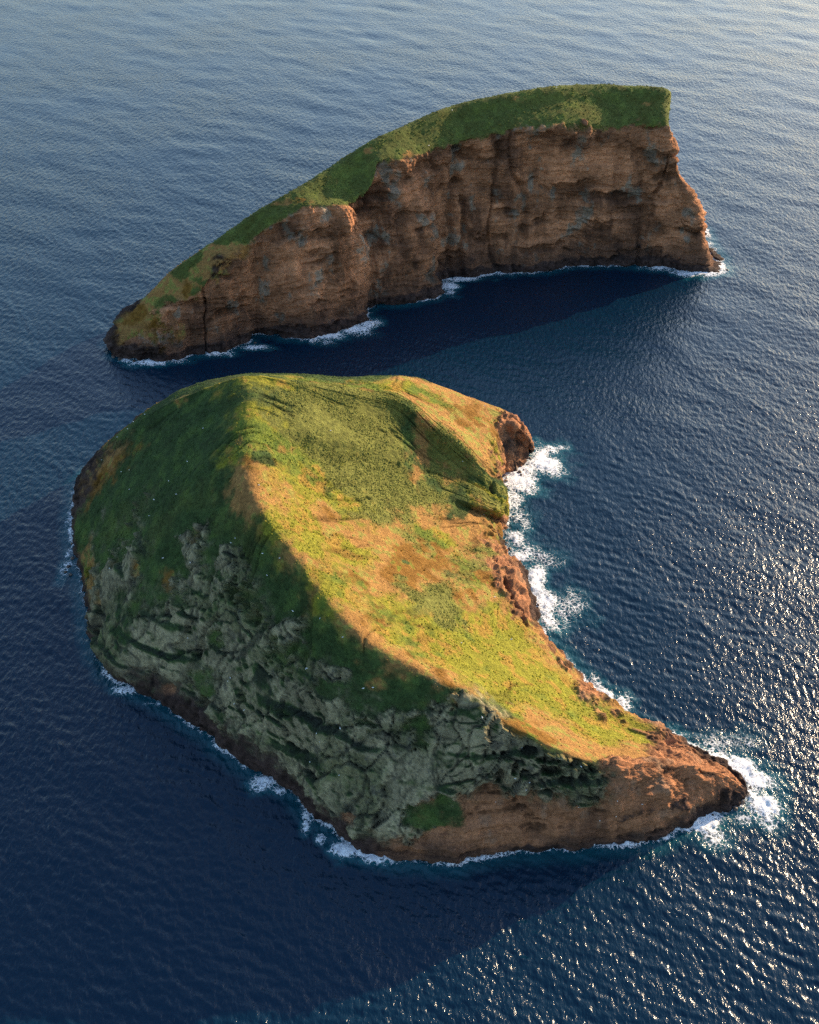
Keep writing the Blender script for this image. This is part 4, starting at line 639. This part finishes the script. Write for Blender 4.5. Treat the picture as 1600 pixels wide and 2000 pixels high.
def boulders(spots, off, label, group, seed):
    rs = random.Random(seed)
    place = {}
    for p_ in spots: place.setdefault(p_[3], []).append(p_)
    for v in place.values(): v.sort(key=lambda q: -q[2])
    words = ['largest', 'second largest', 'third largest', 'fourth largest', 'fifth largest', 'sixth largest', 'seventh largest', 'eighth largest', 'ninth largest']
    for x, y, sx, where in spots:
        o = bpy.data.objects.new('boulder', BM[off + rs.randrange(4)]); scene.collection.objects.link(o)
        o.location = (x, y, sx * .05); o.scale = (sx * rs.uniform(.8, 1.3), sx * rs.uniform(.8, 1.3), sx * rs.uniform(.6, .95)); o.rotation_euler = (rs.uniform(-.4, .4), rs.uniform(-.4, .4), rs.uniform(0, 6.28))
        o['category'] = 'boulder'; o['group'] = group
        grp = place[where]; o['label'] = label if not where else (words[grp.index((x, y, sx, where))] + ' dark boulder ' + where if len(grp) > 1 else 'dark boulder ' + where)
BOULDERS = {'right': [(87.8, 707.6, 1.6, 'in the white surf under the upper right headland'), (90.7, 704.9, 1.18, 'in the white surf under the upper right headland'), (85.4, 705.6, 1.27, 'in the white surf under the upper right headland'), (78.9, 690.5, 2.6, 'in the surf just below the upper right headland'), (80.9, 686.6, 2.17, 'in the surf just below the upper right headland'), (76.8, 692.4, 2.34, 'in the surf just below the upper right headland'), (84.2, 689.8, 1.35, 'in the surf just below the upper right headland'), (82.2, 684.1, 1.42, 'in the surf just below the upper right headland'), (69.3, 648.9, 1.2, 'on the shore of the turquoise cove'), (68.1, 599.4, 1.28, 'on the shore of the turquoise cove'), (71.9, 634.1, 0.97, 'on the shore of the turquoise cove'), (69.7, 583.4, 2.1, 'at the point south of the turquoise cove'), (72.3, 581.3, 2.37, 'at the point south of the turquoise cove'), (75.5, 578.1, 1.66, 'at the point south of the turquoise cove'), (81.6, 539.3, 1.8, 'below the notched dark headland on the right'), (80.0, 521.5, 2.27, 'below the notched dark headland on the right'), (79.4, 528.9, 1.56, 'below the notched dark headland on the right'), (115.5, 453.4, 1.6, 'at the edge of the sunlit right shore, above the tip'), (111.4, 467.8, 1.38, 'at the edge of the sunlit right shore, above the tip')], 'pale': [(70.6, 682.8, 1.2676082903346564, ''), (71.3, 679.6, 1.4482052553993454, ''), (70.8, 676.5, 1.4300924969988753, ''), (66.6, 673.3, 1.0190603889402947, ''), (71.5, 670.2, 1.1840770978232318, ''), (71.1, 667.1, 0.7018853681878299, ''), (68.5, 664.0, 0.8219155493578473, ''), (68.7, 660.9, 1.1165470691352906, ''), (65.6, 657.9, 0.7950568204174633, ''), (66.8, 654.9, 1.4247108346276969, ''), (69.3, 651.9, 0.7436437911222344, ''), (69.3, 648.9, 0.7248906765590128, ''), (68.1, 645.9, 0.7140293092952428, ''), (64.6, 642.9, 1.3842642702518537, ''), (65.5, 640.0, 0.793933052302259, ''), (69.5, 637.0, 1.3851669888931217, ''), (65.6, 634.1, 1.465330190055075, ''), (66.7, 631.2, 1.2100474295255332, ''), (64.7, 628.4, 1.446878400979199, ''), (67.2, 625.5, 1.4699078810854758, ''), (68.0, 622.6, 0.868910008068481, ''), (65.0, 619.8, 0.749360451416771, ''), (63.7, 617.0, 0.6586257420381086, ''), (64.3, 614.2, 1.142798997666889, ''), (62.6, 611.4, 1.210140824592922, ''), (64.2, 608.7, 0.8789621384428159, ''), (66.5, 605.9, 1.032670667967035, ''), (63.7, 603.2, 1.0330965476131775, ''), (65.6, 600.4, 0.6513008365822109, ''), (66.8, 597.7, 0.6205790069274486, ''), (65.4, 595.0, 1.3603928004493167, ''), (61.5, 592.4, 1.3089644735823907, ''), (63.1, 589.7, 1.1206669461511871, ''), (80.3, 551.4, 0.8373816949591533, ''), (80.6, 548.5, 1.5641439196729332, ''), (80.4, 545.5, 1.4045891299610542, ''), (82.3, 542.6, 1.5536350635421596, ''), (80.3, 539.8, 1.0838345640463298, ''), (80.6, 536.9, 1.4204824117591963, ''), (79.2, 534.1, 1.3987184451877304, ''), (80.9, 531.2, 1.4877554553500643, ''), (78.5, 528.4, 1.556640148033747, ''), (78.4, 525.6, 1.0725924284033779, ''), (79.6, 522.8, 1.5344697484266498, ''), (78.6, 520.1, 1.5393580955422326, '')], 'left': [(-227.3, 580.7, 2.0, 'standing in foam off the left shore of the near islet'), (-227.8, 575.6, 1.28, 'standing in foam off the left shore of the near islet'), (-223.8, 573.0, 1.36, 'standing in foam off the left shore of the near islet'), (-230.2, 604.8, 1.2, 'close against the left shore of the near islet'), (-226.3, 589.7, 1.38, 'close against the left shore of the near islet'), (-240.1, 675.2, 1.3, 'alone at the upper left shore of the near islet')], 'tip': [(180.9, 393.0, 2.2, 'in the breakers at the sharp lower right tip'), (177.0, 388.0, 1.97, 'in the breakers at the sharp lower right tip'), (183.9, 397.5, 1.27, 'in the breakers at the sharp lower right tip'), (172.8, 384.0, 1.7, 'just under the lower right tip, on its near side'), (160.1, 380.0, 1.48, 'just under the lower right tip, on its near side'), (173.9, 408.6, 1.6, 'just above the lower right tip, on its sunny side'), (157.4, 422.2, 1.48, 'just above the lower right tip, on its sunny side'), (146.6, 428.9, 1.36, 'just above the lower right tip, on its sunny side')], 'far': [(293.7, 1023.6, 2.2, 'at the right end of the far cliff'), (299.5, 1020.3, 1.58, 'at the right end of the far cliff'), (306.7, 1019.2, 1.75, 'at the right end of the far cliff'), (287.8, 1023.6, 2.31, 'at the right end of the far cliff'), (28.6, 967.3, 1.6, 'under the middle of the far cliff'), (-34.4, 917.2, 1.7, 'under the left half of the far cliff'), (-134.5, 878.7, 1.48, 'under the left half of the far cliff'), (-246.1, 850.8, 2.0, 'at the low left tip of the far islet'), (-233.7, 847.4, 1.78, 'at the low left tip of the far islet'), (-225.4, 844.9, 1.27, 'at the low left tip of the far islet'), (-252.4, 854.2, 1.83, 'at the low left tip of the far islet')]}
for i, (key, pale, label, group) in enumerate((
        ('right', 0, 'dark wet boulder in the white surf below the right-hand cliffs', 'dark boulders in the surf right of the near islet'),
        ('pale', 4, 'pale boulder on the beach at the foot of the right-hand cliffs', 'pale boulders at the foot of the right cliffs'),
        ('left', 0, 'small black rock in the foam off the left shore', 'black rocks off the left shore'),
        ('tip', 0, 'dark boulder in the breakers at the sharp lower right tip', 'dark boulders at the lower right tip'),
        ('far', 0, 'dark rock in the surf at the foot of the far cliff', 'dark rocks at the foot of the far cliff'))):
    boulders(BOULDERS[key], pale, label, group, 40 + i)
M_GULL, _n, _l, _b = new_mat('white_feathers'); _b.inputs['Base Color'].default_value = (.8, .8, .76, 1); _b.inputs['Roughness'].default_value = .8
def gull_mesh():
    import bmesh
    from mathutils import Matrix
    bm = bmesh.new()
    for loc, sc in (((0, 0, .3), (.42, .17, .17)), ((.38, 0, .5), (.13, .10, .11)), ((.24, 0, .4), (.15, .09, .13)), ((-.42, 0, .32), (.24, .09, .04)), ((-.05, .16, .34), (.38, .05, .13)), ((-.05, -.16, .34), (.38, .05, .13)), ((.55, 0, .48), (.09, .025, .025))):
        bmesh.ops.create_icosphere(bm, subdivisions=1, radius=1, matrix=Matrix.Translation(loc) @ Matrix.Diagonal((*sc, 1)))
    for y in (-.06, .06): bmesh.ops.create_cone(bm, segments=5, radius1=.015, radius2=.015, depth=.2, matrix=Matrix.Translation((0, y, .08)))
    me = bpy.data.meshes.new('gull'); bm.to_mesh(me); bm.free(); me.materials.append(M_GULL); return me
GM = gull_mesh(); rs = np.random.RandomState(77)
def gulls(P, mask, count, label, group, sc):
    k = rs.choice(mask.size, count, p=mask.ravel() / mask.sum()); co = P.reshape(-1, 3)[k]
    for c in co:
        o = bpy.data.objects.new('gull', GM); scene.collection.objects.link(o); o.location = (c[0], c[1], c[2] + .15); o.rotation_euler = (0, 0, rs.uniform(0, 6.28)); o.scale = (sc * rs.uniform(.8, 1.15),) * 3
        o['label'] = label; o['category'] = 'gull'; o['group'] = group
U_ = np.arange(nearP.shape[1])[None, :] < nearP.shape[1] * .46
gulls(nearP, (nearP[..., 2] > 14) * U_ * (nearN[..., 1] < .2) * (.3 + ss(0, .4, fbm(nearP, 30, 3, 900)) * 2) , 60, 'tiny white gull resting on the shaded slope of the near islet', 'gulls on the shaded slope of the near islet', 1.15)
gulls(nearP, (nearP[..., 2] > 8) * (~U_) * (nearN[..., 2] > .4), 8, 'tiny white gull on the sunlit grass of the near islet', 'gulls on the sunlit grass', 1.1)
gulls(farP, (farP[..., 2] > 14) * (farW[..., 0] + farW[..., 1]), 12, 'tiny white gull on the grass of the far islet', 'gulls on the far islet', 1.2)
print('tris', sum(len(o.data.polygons) * 2 for o in scene.objects if o.type == 'MESH'))
